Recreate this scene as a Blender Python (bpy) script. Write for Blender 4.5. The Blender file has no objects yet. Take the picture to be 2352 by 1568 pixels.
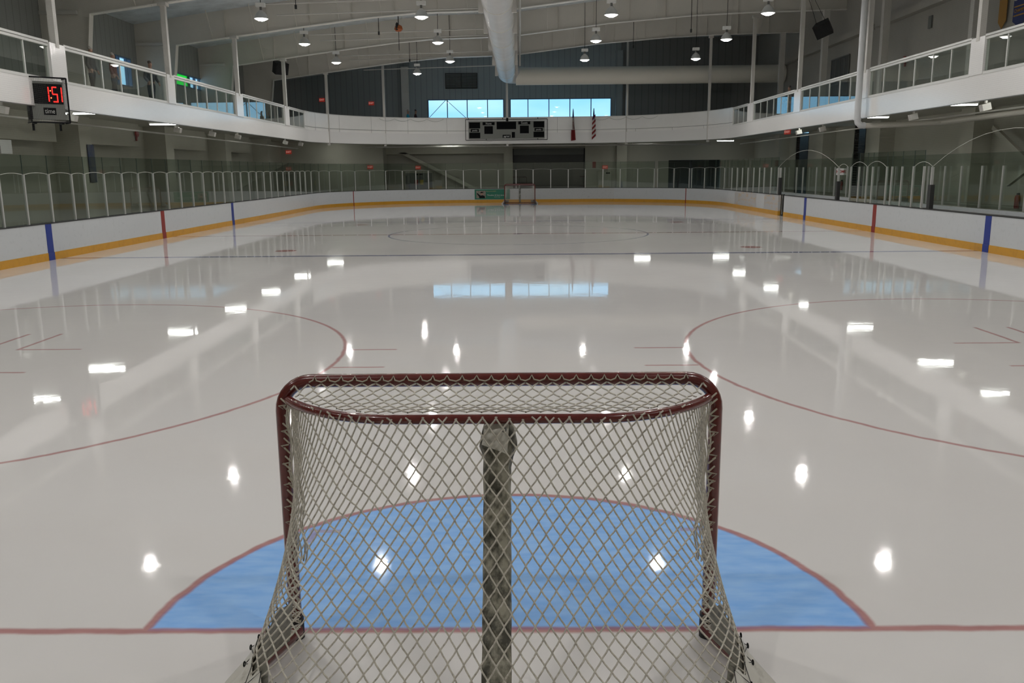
import bpy, bmesh, math, random
from mathutils import Vector, Matrix, Euler
random.seed(7)
PI = math.pi
scene = bpy.context.scene
COL = scene.collection

# ------------------------------------------------------------------ camera
cam_d = bpy.data.cameras.new('camera'); cam = bpy.data.objects.new('camera', cam_d); COL.objects.link(cam)
pit, yaw, roll = .19676, -.01074, -.00918
F = Vector((math.sin(yaw)*math.cos(pit), math.cos(yaw)*math.cos(pit), -math.sin(pit)))
R0 = Vector((math.cos(yaw), -math.sin(yaw), 0)); U0 = R0.cross(F)
Rv = R0*math.cos(roll)+U0*math.sin(roll); Uv = U0*math.cos(roll)-R0*math.sin(roll)
mw = Matrix((Rv, Uv, -F)).transposed().to_4x4(); mw.translation = Vector((.07615, -3.89617, 2.22877))
cam.matrix_world = mw
cam_d.sensor_fit = 'HORIZONTAL'; cam_d.sensor_width = 36.0; cam_d.lens = 1978.03/2352*36
cam_d.clip_start = .05; cam_d.clip_end = 400
scene.camera = cam

# ------------------------------------------------------------------ view + world (daylight sky outside the windows)
vs = scene.view_settings
scene.display_settings.display_device = 'sRGB'
vs.view_transform = 'Standard'; vs.look = 'None'; vs.gamma = 1.0; vs.use_curve_mapping = False
vs.exposure = 0.0
cy = scene.cycles
cy.max_bounces = 9; cy.diffuse_bounces = 5; cy.glossy_bounces = 4; cy.transmission_bounces = 4
cy.transparent_max_bounces = 40; cy.use_denoising = True; cy.sample_clamp_indirect = 4.0
cy.caustics_reflective = False; cy.caustics_refractive = False
LAMP = 630.0        # emission of the bright core of a high bay lens
TUBE = 21.0         # emission of a strip light diffuser
world = bpy.data.worlds.new('sky'); scene.world = world; world.use_nodes = True
world.cycles.sampling_method = 'NONE'
wt = world.node_tree; wn = wt.nodes; wl = wt.links
bg = wn['Background']; tc = wn.new('ShaderNodeTexCoord')
mp = wn.new('ShaderNodeMapping'); mp.inputs['Scale'].default_value = (5, 5, 16)
nz = wn.new('ShaderNodeTexNoise'); nz.inputs['Scale'].default_value = 1.4; nz.inputs['Detail'].default_value = 3
rp = wn.new('ShaderNodeValToRGB')
rp.color_ramp.elements[0].position = .35; rp.color_ramp.elements[0].color = (.27, .65, 1.0, 1)
rp.color_ramp.elements[1].position = .75; rp.color_ramp.elements[1].color = (.52, .85, 1.0, 1)
wl.new(tc.outputs['Generated'], mp.inputs['Vector']); wl.new(mp.outputs['Vector'], nz.inputs['Vector'])
wl.new(nz.outputs['Fac'], rp.inputs['Fac']); wl.new(rp.outputs['Color'], bg.inputs['Color'])
bg.inputs['Strength'].default_value = 1.3

# ------------------------------------------------------------------ materials
def lin(r, g=None, b=None):
    if g is None: g = b = r
    f = lambda c: (c/255/12.92) if c/255 <= .04045 else ((c/255+.055)/1.055)**2.4
    return (f(r), f(g), f(b), 1)

def mat(name, col, rough=.6, metal=0.0, spec=.5, noise=None, bump=None, emit=None, estr=0.0, coat=0.0):
    m = bpy.data.materials.new(name); m.use_nodes = True
    nt = m.node_tree; b = nt.nodes['Principled BSDF']
    b.inputs['Base Color'].default_value = col; b.inputs['Roughness'].default_value = rough
    b.inputs['Metallic'].default_value = metal; b.inputs['Specular IOR Level'].default_value = spec
    b.inputs['Coat Weight'].default_value = coat
    if noise:                       # (scale, second colour, lo, hi, stretch)
        sc, c2, lo, hi = noise[:4]
        t = nt.nodes.new('ShaderNodeTexCoord'); n = nt.nodes.new('ShaderNodeTexNoise')
        mp_ = nt.nodes.new('ShaderNodeMapping'); mp_.inputs['Scale'].default_value = noise[4] if len(noise) > 4 else (1, 1, 1)
        n.inputs['Scale'].default_value = sc; n.inputs['Detail'].default_value = 5; n.inputs['Roughness'].default_value = .62
        r = nt.nodes.new('ShaderNodeValToRGB')
        r.color_ramp.elements[0].position = lo; r.color_ramp.elements[0].color = col
        r.color_ramp.elements[1].position = hi; r.color_ramp.elements[1].color = c2
        nt.links.new(t.outputs['Object'], mp_.inputs['Vector']); nt.links.new(mp_.outputs['Vector'], n.inputs['Vector'])
        nt.links.new(n.outputs['Fac'], r.inputs['Fac']); nt.links.new(r.outputs['Color'], b.inputs['Base Color'])
    if bump:                        # (scale, strength, distance)
        t = nt.nodes.new('ShaderNodeTexCoord'); n = nt.nodes.new('ShaderNodeTexNoise'); n.inputs['Scale'].default_value = bump[0]
        bp = nt.nodes.new('ShaderNodeBump'); bp.inputs['Strength'].default_value = bump[1]; bp.inputs['Distance'].default_value = bump[2]
        nt.links.new(t.outputs['Object'], n.inputs['Vector']); nt.links.new(n.outputs['Fac'], bp.inputs['Height'])
        nt.links.new(bp.outputs['Normal'], b.inputs['Normal'])
    if emit:
        b.inputs['Emission Color'].default_value = emit; b.inputs['Emission Strength'].default_value = estr
    return m

def glass_mat(name, tint, ior=1.45, rough=0.0, refl=(1, 1, 1, 1)):
    m = bpy.data.materials.new(name); m.use_nodes = True
    nt = m.node_tree; nt.nodes.clear()
    o = nt.nodes.new('ShaderNodeOutputMaterial'); mx = nt.nodes.new('ShaderNodeMixShader')
    tr = nt.nodes.new('ShaderNodeBsdfTransparent'); tr.inputs['Color'].default_value = tint
    gl = nt.nodes.new('ShaderNodeBsdfGlossy'); gl.inputs['Roughness'].default_value = rough; gl.inputs['Color'].default_value = refl
    f0 = ((ior-1)/(ior+1))**2
    lw = nt.nodes.new('ShaderNodeLayerWeight'); lw.inputs['Blend'].default_value = .5
    pw = nt.nodes.new('ShaderNodeMath'); pw.operation = 'POWER'; pw.inputs[1].default_value = 5
    ma = nt.nodes.new('ShaderNodeMath'); ma.operation = 'MULTIPLY_ADD'; ma.inputs[1].default_value = 1-f0; ma.inputs[2].default_value = f0
    nt.links.new(lw.outputs['Facing'], pw.inputs[0]); nt.links.new(pw.outputs[0], ma.inputs[0])
    nt.links.new(ma.outputs[0], mx.inputs['Fac']); nt.links.new(tr.outputs[0], mx.inputs[1]); nt.links.new(gl.outputs[0], mx.inputs[2])
    nt.links.new(mx.outputs[0], o.inputs['Surface'])
    return m

def net_mat(name, col, pitch, thread, swap=False):
    """fine square mesh: threads opaque, holes clear"""
    m = bpy.data.materials.new(name); m.use_nodes = True
    nt = m.node_tree; nt.nodes.clear()
    N = lambda t, **k: nt.nodes.new(t)
    o = N('ShaderNodeOutputMaterial'); mx = N('ShaderNodeMixShader'); tr = N('ShaderNodeBsdfTransparent')
    df = N('ShaderNodeBsdfDiffuse'); df.inputs['Color'].default_value = col
    uv = N('ShaderNodeUVMap'); sp = N('ShaderNodeSeparateXYZ'); nt.links.new(uv.outputs['UV'], sp.inputs[0])
    res = []
    for k in ('X', 'Y'):
        a = N('ShaderNodeMath'); a.operation = 'DIVIDE'; a.inputs[1].default_value = pitch; nt.links.new(sp.outputs[k], a.inputs[0])
        f = N('ShaderNodeMath'); f.operation = 'FRACT'; nt.links.new(a.outputs[0], f.inputs[0])
        l = N('ShaderNodeMath'); l.operation = 'LESS_THAN'; l.inputs[1].default_value = thread/pitch; nt.links.new(f.outputs[0], l.inputs[0]); res.append(l)
    mm = N('ShaderNodeMath'); mm.operation = 'MAXIMUM'; nt.links.new(res[0].outputs[0], mm.inputs[0]); nt.links.new(res[1].outputs[0], mm.inputs[1])
    nt.links.new(mm.outputs[0], mx.inputs['Fac']); nt.links.new(tr.outputs[0], mx.inputs[1]); nt.links.new(df.outputs[0], mx.inputs[2])
    nt.links.new(mx.outputs[0], o.inputs['Surface'])
    return m

def ribbed(name, col, pitch, axis, rough=.6):
    m = mat(name, col, rough)
    nt = m.node_tree; b = nt.nodes['Principled BSDF']
    t = nt.nodes.new('ShaderNodeTexCoord'); w = nt.nodes.new('ShaderNodeTexWave')
    w.wave_type = 'BANDS'; w.bands_direction = axis; w.wave_profile = 'SAW'; w.inputs['Scale'].default_value = 2*PI/pitch/20
    r = nt.nodes.new('ShaderNodeValToRGB'); r.color_ramp.elements[0].position = 0; r.color_ramp.elements[0].color = tuple(c*.55 for c in col[:3])+(1,)
    r.color_ramp.elements[1].position = .13; r.color_ramp.elements[1].color = col
    nt.links.new(t.outputs['Object'], w.inputs['Vector']); nt.links.new(w.outputs['Fac'], r.inputs['Fac']); nt.links.new(r.outputs['Color'], b.inputs['Base Color'])
    return m

M = {}
M['white_steel'] = mat('white_steel', (.62, .60, .56, 1), .45, noise=(.8, (.56, .54, .5, 1), .35, .7))
M['beam_web'] = mat('beam_web_paint', (.68, .645, .58, 1), .55, noise=(.5, (.62, .59, .53, 1), .3, .7))
M['beam_flange'] = mat('beam_flange_paint', (.86, .84, .79, 1), .4)
M['insulation'] = mat('roof_insulation', (.62, .68, .72, 1), .35, noise=(1.5, (.42, .46, .49, 1), .4, .7))
M['fascia'] = mat('fascia_panel', (.84, .83, .81, 1), .14, spec=.5, bump=(.7, .25, .02))
M['fascia_end'] = mat('fascia_end_panel', (.90, .89, .86, 1), .3, noise=(.5, (.84, .83, .80, 1), .4, .7))
M['rail_frame'] = mat('rail_frame', (.66, .66, .63, 1), .35)
M['wall_dark'] = ribbed('far_wall_sheet', (.34, .37, .375, 1), .42, 'X')
M['wall_darkR'] = ribbed('far_wall_sheet_right', (.25, .25, .24, 1), .5, 'X')  # right part of the far wall, in a darker tone
M['wall_darkL'] = ribbed('left_wall_sheet', (.27, .28, .265, 1), .42, 'Y')
M['wall_right'] = mat('right_wall_paint', (.40, .38, .345, 1), .75, noise=(.3, (.35, .335, .30, 1), .35, .7))
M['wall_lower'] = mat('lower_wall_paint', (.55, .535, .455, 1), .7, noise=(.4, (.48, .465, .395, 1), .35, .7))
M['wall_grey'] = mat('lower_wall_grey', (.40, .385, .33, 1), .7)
M['soffit'] = mat('soffit_paint', (.62, .60, .52, 1), .6)
M['dark'] = mat('dark_rubber', (.018, .018, .018, 1), .55)
M['black'] = mat('black_plastic', (.006, .006, .007, 1), .7, spec=.2)
M['blackscreen'] = mat('black_display', (.003, .003, .004, 1), .6, spec=.1)
M['board'] = mat('board_white', (.55, .57, .585, 1), .22, noise=(6, (.49, .51, .525, 1), .55, .75), bump=(.6, .06, .01))
M['board_scuffed'] = mat('board_scuffed', (.50, .51, .51, 1), .45, noise=(9, (.33, .33, .33, 1), .56, .78))
M['board_stained'] = mat('board_stained', (.43, .43, .435, 1), .4, noise=(2.2, (.50, .37, .23, 1), .50, .64, (.6, .6, 3)))
M['kick'] = mat('kick_yellow', (.58, .29, .022, 1), .3, noise=(5, (.48, .24, .02, 1), .5, .75))
M['stripe_blue'] = mat('stripe_blue', (.012, .035, .24, 1), .3)
M['stripe_red'] = mat('stripe_red', (.25, .022, .016, 1), .3)
M['alu'] = mat('aluminium', (.62, .62, .60, 1), .32, metal=.55)
M['alu_dark'] = mat('aluminium_dark', (.2, .2, .19, 1), .4, metal=.5)
M['glass'] = glass_mat('board_glass', (.80, .845, .81, 1), 1.65)
M['rail_glass'] = glass_mat('rail_glass', (.88, .92, .89, 1), 1.6)
M['win_glass'] = glass_mat('window_glass', (.97, .99, 1, 1), 1.3)
M['green_glass'] = glass_mat('green_window_glass', (.13, .95, .22, 1), 1.3)
M['pane_edge'] = mat('pane_edge', (.04, .06, .05, 1), .3)
M['safety_net'] = net_mat('safety_net', (.2, .2, .185, 1), .05, .0011)
M['cord'] = mat('net_cord', (.62, .62, .58, 1), .7)
M['duct'] = mat('duct_paint', (.62, .62, .61, 1), .4, noise=(1.2, (.55, .545, .53, 1), .35, .7))
M['duct_beige'] = mat('duct_beige', (.80, .77, .68, 1), .4)
M['pipe'] = mat('white_pipe', (.66, .67, .68, 1), .35)
M['shade'] = mat('lamp_shade', (.66, .65, .62, 1), .3, metal=.7)
M['ballast'] = mat('lamp_ballast', (.85, .85, .82, 1), .5)
M['lens'] = mat('lamp_lens', (1, 1, 1, 1), .3, emit=(1, .975, .94, 1), estr=LAMP)
M['lens_rim'] = mat('lamp_lens_rim', (1, 1, 1, 1), .3, emit=(1, .97, .93, 1), estr=7.0)
M['tube'] = mat('fluorescent_tube', (1, 1, 1, 1), .3, emit=(.97, 1, .94, 1), estr=TUBE)
M['red_frame'] = mat('red_pipe', (.125, .016, .012, 1), .25, coat=.5, noise=(14, (.085, .010, .009, 1), .5, .75))
M['twine'] = mat('net_twine', (.60, .565, .49, 1), .85, noise=(60, (.36, .33, .28, 1), .45, .7))
M['twine_frayed'] = mat('frayed_twine', (.42, .38, .30, 1), .9)
M['pad'] = mat('worn_vinyl', (.36, .34, .27, 1), .5, noise=(17, (.075, .072, .055, 1), .42, .60, (1, 1, .5)), bump=(16, .8, .012))
M['skirt'] = mat('white_vinyl', (.62, .60, .54, 1), .4, noise=(16, (.36, .34, .29, 1), .55, .78), bump=(10, .5, .01))
M['skirt_in'] = mat('grey_canvas', (.23, .22, .18, 1), .7, noise=(20, (.12, .115, .095, 1), .45, .7))
M['floor_grey'] = mat('rubber_flooring', (.06, .06, .058, 1), .7)
M['skin'] = mat('skin', (.35, .2, .14, 1), .6)
M['hair'] = mat('hair', (.05, .035, .025, 1), .7)
M['hair_grey'] = mat('grey_hair', (.3, .28, .25, 1), .7)
M['cloth_rust'] = mat('rust_cloth', (.15, .035, .018, 1), .9)
M['cloth_dark'] = mat('dark_cloth', (.02, .022, .026, 1), .9)
M['cloth_teal'] = mat('teal_cloth', (.02, .3, .42, 1), .9)
M['cloth_maroon'] = mat('maroon_cloth', (.05, .02, .022, 1), .9)
M['cloth_grey'] = mat('grey_cloth', (.07, .065, .065, 1), .9)
M['red_paint'] = mat('red_paint', (.3, .025, .02, 1), .4)
M['exit_red'] = mat('exit_red', (.5, .03, .02, 1), .5, emit=(1, .07, .04, 1), estr=.12)
M['exit_text'] = mat('exit_text', (.9, .6, .55, 1), .5, emit=(1, .5, .42, 1), estr=.25)
M['digit'] = mat('led_red', (.5, .02, .01, 1), .5, emit=(1, .02, .015, 1), estr=2.2)
M['digit_dot'] = mat('led_orange', (.5, .1, .03, 1), .5, emit=(1, .2, .06, 1), estr=2.4)
M['score_grey'] = mat('scoreboard_grey', (.22, .225, .205, 1), .5, spec=.3)
M['sign_white'] = mat('sign_white', (.62, .62, .6, 1), .5)
M['ad_green'] = mat('advert_green', (.012, .16, .095, 1), .35)
M['ad_photo'] = mat('advert_photo', (.27, .24, .2, 1), .5, noise=(9, (.16, .14, .11, 1), .4, .65))
M['ad_yellow'] = mat('advert_yellow', (.5, .5, .2, 1), .5)
M['grey_door'] = mat('grey_door', (.12, .125, .115, 1), .5)
M['shutter'] = mat('roller_shutter', (.03, .031, .03, 1), .5)
M['yellow_paint'] = mat('yellow_paint', (.55, .4, .03, 1), .5)
M['orange_paint'] = mat('orange_paint', (.4, .1, .02, 1), .5)
M['banner_blue'] = mat('banner_blue', (.02, .035, .16, 1), .8)
M['banner_gold'] = mat('banner_gold', (.4, .2, .03, 1), .8)
M['banner_white'] = mat('banner_white', (.42, .42, .42, 1), .8)
M['banner_red'] = mat('banner_red', (.3, .03, .03, 1), .8)
M['flag_red'] = mat('flag_red', (.22, .018, .02, 1), .8)
M['flag_white'] = mat('flag_white', (.6, .55, .52, 1), .8)
M['flag_blue'] = mat('flag_blue', (.008, .012, .13, 1), .8)
M['galv'] = mat('galvanised', (.35, .35, .33, 1), .4, metal=.5)
M['poster'] = mat('poster_print', (.02, .04, .12, 1), .5, noise=(2.2, (.10, .10, .11, 1), .42, .6))

# ------------------------------------------------------------------ mesh builder
class MB:
    def __init__(s): s.v = []; s.f = []; s.mi = []; s.uv = None
    def quad(s, a, b, c, d, m=0):
        n = len(s.v); s.v += [tuple(a), tuple(b), tuple(c), tuple(d)]; s.f.append((n, n+1, n+2, n+3)); s.mi.append(m); return s
    def box(s, x0, x1, y0, y1, z0, z1, m=0):
        return s.obox((x0, y0, z0), (x1-x0, 0, 0), (0, y1-y0, 0), (0, 0, z1-z0), m)
    def obox(s, o, a, b, c, m=0):
        o, a, b, c = Vector(o), Vector(a), Vector(b), Vector(c); n = len(s.v)
        s.v += [tuple(p) for p in (o, o+a, o+a+b, o+b, o+c, o+a+c, o+a+b+c, o+b+c)]
        for q in ((0, 3, 2, 1), (4, 5, 6, 7), (0, 1, 5, 4), (1, 2, 6, 5), (2, 3, 7, 6), (3, 0, 4, 7)):
            s.f.append(tuple(n+i for i in q)); s.mi.append(m)
        return s
    def bar(s, p, q, w, h, m=0, up=(0, 0, 1)):
        p, q = Vector(p), Vector(q); d = (q-p); u = Vector(up)
        x = d.cross(u)
        if x.length < 1e-6: x = d.cross(Vector((0, 1, 0)))
        x.normalize(); y = x.cross(d).normalized()
        return s.obox(p-x*w/2-y*h/2, x*w, d, y*h, m)
    def tube(s, pts, r, n=8, closed=False, m=0, caps=True):
        pts = [Vector(p) for p in pts]; k = len(pts); base = len(s.v)
        rr = r if isinstance(r, (list, tuple)) else [r]*k
        prev = None
        for i in range(k):
            if closed: t = pts[(i+1) % k]-pts[i-1]
            else: t = pts[min(i+1, k-1)]-pts[max(i-1, 0)]
            if t.length < 1e-9: t = Vector((0, 0, 1))
            t.normalize()
            if prev is None:
                a = t.cross(Vector((0, 0, 1)))
                if a.length < 1e-3: a = t.cross(Vector((1, 0, 0)))
            else: a = prev-t*prev.dot(t)
            if a.length < 1e-6: a = t.orthogonal()
            a.normalize(); prev = a; b = t.cross(a)
            for j in range(n):
                th = 2*PI*j/n
                s.v.append(tuple(pts[i]+a*(rr[i]*math.cos(th))+b*(rr[i]*math.sin(th))))
        for i in range(k if closed else k-1):
            i2 = (i+1) % k
            for j in range(n):
                j2 = (j+1) % n
                s.f.append((base+i*n+j, base+i*n+j2, base+i2*n+j2, base+i2*n+j)); s.mi.append(m)
        if caps and not closed:
            s.f.append(tuple(base+j for j in range(n))[::-1]); s.mi.append(m)
            s.f.append(tuple(base+(k-1)*n+j for j in range(n))); s.mi.append(m)
        return s
    def lathe(s, prof, c=(0, 0, 0), n=20, m=0):
        base = len(s.v); k = len(prof)
        for r, z in prof:
            for j in range(n):
                th = 2*PI*j/n; s.v.append((c[0]+r*math.cos(th), c[1]+r*math.sin(th), c[2]+z))
        for i in range(k-1):
            for j in range(n):
                j2 = (j+1) % n
                s.f.append((base+i*n+j, base+i*n+j2, base+(i+1)*n+j2, base+(i+1)*n+j)); s.mi.append(m)
        return s
    def prism(s, poly, a, m=0):
        """poly: 3D points, extruded by vector a"""
        n = len(s.v); k = len(poly); a = Vector(a)
        s.v += [tuple(p) for p in poly]+[tuple(Vector(p)+a) for p in poly]
        s.f.append(tuple(range(n, n+k))); s.mi.append(m); s.f.append(tuple(range(n+k, n+2*k))[::-1]); s.mi.append(m)
        for i in range(k):
            j = (i+1) % k; s.f.append((n+i, n+j, n+k+j, n+k+i)); s.mi.append(m)
        return s
    def grid(s, P, m=0):
        n = len(s.v); a = len(P); b = len(P[0])
        for row in P: s.v += [tuple(p) for p in row]
        for i in range(a-1):
            for j in range(b-1):
                s.f.append((n+i*b+j, n+i*b+j+1, n+(i+1)*b+j+1, n+(i+1)*b+j)); s.mi.append(m)
        return s
    def build(s, name, mats, parent=None, smooth=False, **props):
        me = bpy.data.meshes.new(name); me.from_pydata(s.v, [], s.f)
        ms = mats if isinstance(mats, (list, tuple)) else [mats]
        for q in ms: me.materials.append(M[q] if isinstance(q, str) else q)
        me.polygons.foreach_set('material_index', s.mi)
        bm = bmesh.new(); bm.from_mesh(me); bmesh.ops.recalc_face_normals(bm, faces=bm.faces); bm.to_mesh(me); bm.free()
        if smooth:
            me.polygons.foreach_set('use_smooth', [True]*len(me.polygons))
            try: me.set_sharp_from_angle(angle=math.radians(40))
            except Exception: pass
        o = bpy.data.objects.new(name, me); COL.objects.link(o)
        if parent: o.parent = parent
        for k_, v_ in props.items(): o[k_] = v_
        return o

def thing(name, label, cat, loc=(0, 0, 0), rz=0, group=None, kind=None):
    o = bpy.data.objects.new(name, None); COL.objects.link(o); o.empty_display_size = .2
    o.location = loc; o.rotation_euler = (0, 0, rz); tag(o, label, cat, group, kind); return o
def tag(o, label, cat, group=None, kind=None):
    o['label'] = label; o['category'] = cat
    if group: o['group'] = group
    if kind: o['kind'] = kind
    return o
def struct(o, label=None):
    o['kind'] = 'structure'
    if label: o['label'] = label
    return o
def dup(root, loc, label=None, rz=None):
    r = root.copy(); COL.objects.link(r); r.location = loc
    if rz is not None: r.rotation_euler = (0, 0, rz)
    if label: r['label'] = label
    for ch in list(root.children):
        c = ch.copy(); COL.objects.link(c); c.parent = r
        for g in list(ch.children):
            d = g.copy(); COL.objects.link(d); d.parent = c
    return r
def text(s, size, loc, rot, m, parent=None, name='lettering', ext=.004, sx=1.0, align='CENTER', bold=0.0):
    cu = bpy.data.curves.new('t', 'FONT'); cu.body = s; cu.size = size; cu.extrude = ext; cu.align_x = align; cu.align_y = 'CENTER'; cu.offset = bold
    t = bpy.data.objects.new('t', cu); COL.objects.link(t)
    dg = bpy.context.evaluated_depsgraph_get(); me = bpy.data.meshes.new_from_object(t.evaluated_get(dg))
    bpy.data.objects.remove(t); bpy.data.curves.remove(cu)
    me.name = name; me.materials.clear(); me.materials.append(M[m])
    o = bpy.data.objects.new(name, me); COL.objects.link(o); o.location = loc; o.rotation_euler = rot; o.scale = (sx, 1, 1)
    if parent: o.parent = parent
    return o
FACE = (PI/2, 0, 0)               # text that faces the near end of the rink
ORD = ('first second third fourth fifth sixth seventh eighth ninth tenth eleventh twelfth thirteenth fourteenth fifteenth sixteenth '
       'seventeenth eighteenth nineteenth twentieth').split()
ORD += ['twenty-'+w for w in ORD[:9]]+['thirtieth']+['thirty-'+w for w in ORD[:9]]

# ------------------------------------------------------------------ plan of the rink (X right, Y away, Z up, metres)
class Path:
    def __init__(s, xl, xr, ye, R, y0): s.a = (xl, xr, ye, R, y0); s.T = 2*(ye-R-y0)+PI*R+(xr-xl)-2*R
    def __call__(s, t, off=0.0):
        xl, xr, ye, R, y0 = s.a; L1 = ye-R-y0; La = PI*R/2; Le = (xr-xl)-2*R
        if t < L1: p, n = (xl, y0+t), (-1, 0)
        elif t < L1+La:
            a = (t-L1)/R; p, n = (xl+R-R*math.cos(a), ye-R+R*math.sin(a)), (-math.cos(a), math.sin(a))
        elif t < L1+La+Le: p, n = (xl+R+t-L1-La, ye), (0, 1)
        elif t < L1+2*La+Le:
            a = (t-L1-La-Le)/R; p, n = (xr-R+R*math.sin(a), ye-R+R*math.cos(a)), (math.sin(a), math.cos(a))
        else: p, n = (xr, ye-R-(t-L1-2*La-Le)), (1, 0)
        return Vector((p[0]+n[0]*off, p[1]+n[1]*off, 0)), Vector((n[0], n[1], 0))
    def curved(s, t0, t1):
        xl, xr, ye, R, y0 = s.a; L1 = ye-R-y0; La = PI*R/2; Le = (xr-xl)-2*R
        ks = [t0]; brk = [L1, L1+La, L1+La+Le, L1+2*La+Le]
        t = t0
        while t < t1-1e-6:
            inarc = brk[0]-1e-6 <= t < brk[1]-1e-6 or brk[2]-1e-6 <= t < brk[3]-1e-6
            nxt = t+(.45 if inarc else 1e9)
            for b in brk:
                if b > t+1e-6: nxt = min(nxt, b); break
            t = min(nxt, t1); ks.append(t)
        return ks
BO = Path(-12.28, 12.25, 56.7, 8.5, 2.0)      # dasher boards, ice side
ME = Path(-12.62, 12.85, 57.0, 8.6, 2.0)      # mezzanine edge
def sweep(mb, path, t0, t1, prof, m=0):
    """prof: closed ring of (outward offset, z)"""
    ts = path.curved(t0, t1); base = len(mb.v); k = len(prof)
    for t in ts:
        for off, z in prof:
            p, _ = path(t, off); mb.v.append((p.x, p.y, z))
    for i in range(len(ts)-1):
        for j in range(k):
            j2 = (j+1) % k
            mb.f.append((base+i*k+j, base+i*k+j2, base+(i+1)*k+j2, base+(i+1)*k+j)); mb.mi.append(m)
    mb.f.append(tuple(base+j for j in range(k))); mb.mi.append(m)
    mb.f.append(tuple(base+(len(ts)-1)*k+j for j in range(k))); mb.mi.append(m)
    return mb
def rect(o0, o1, z0, z1): return [(o0, z0), (o1, z0), (o1, z1), (o0, z1)]

# ------------------------------------------------------------------ ice sheet with its painted markings
class E:
    nt = None
    def __init__(s, x): s.x = x
    def op(s, k, o=None, c=None):
        n = E.nt.nodes.new('ShaderNodeMath'); n.operation = k
        for i, q in enumerate((s, o, c)):
            if q is None: continue
            if isinstance(q, E): E.nt.links.new(q.x, n.inputs[i])
            else: n.inputs[i].default_value = q
        return E(n.outputs[0])
    def __add__(s, o): return s.op('ADD', o)
    def __sub__(s, o): return s.op('SUBTRACT', o)
    def __rsub__(s, o): return E.const(o).op('SUBTRACT', s)
    def __mul__(s, o): return s.op('MULTIPLY', o)
    def abs(s): return s.op('ABSOLUTE')
    def mx(s, o): return s.op('MAXIMUM', o)
    def mn(s, o): return s.op('MINIMUM', o)
    @staticmethod
    def const(v):
        n = E.nt.nodes.new('ShaderNodeValue'); n.outputs[0].default_value = v; return E(n.outputs[0])
    def inside(s, w, soft=.012):       # 1 where value < w
        n = E.nt.nodes.new('ShaderNodeMapRange'); n.interpolation_type = 'SMOOTHSTEP'
        E.nt.links.new(s.x, n.inputs[0]); n.inputs[1].default_value = w-soft; n.inputs[2].default_value = w+soft
        n.inputs[3].default_value = 1; n.inputs[4].default_value = 0; return E(n.outputs[0])
    def band(s, c, w, soft=.012): return (s-c).abs().inside(w/2, soft)
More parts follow.
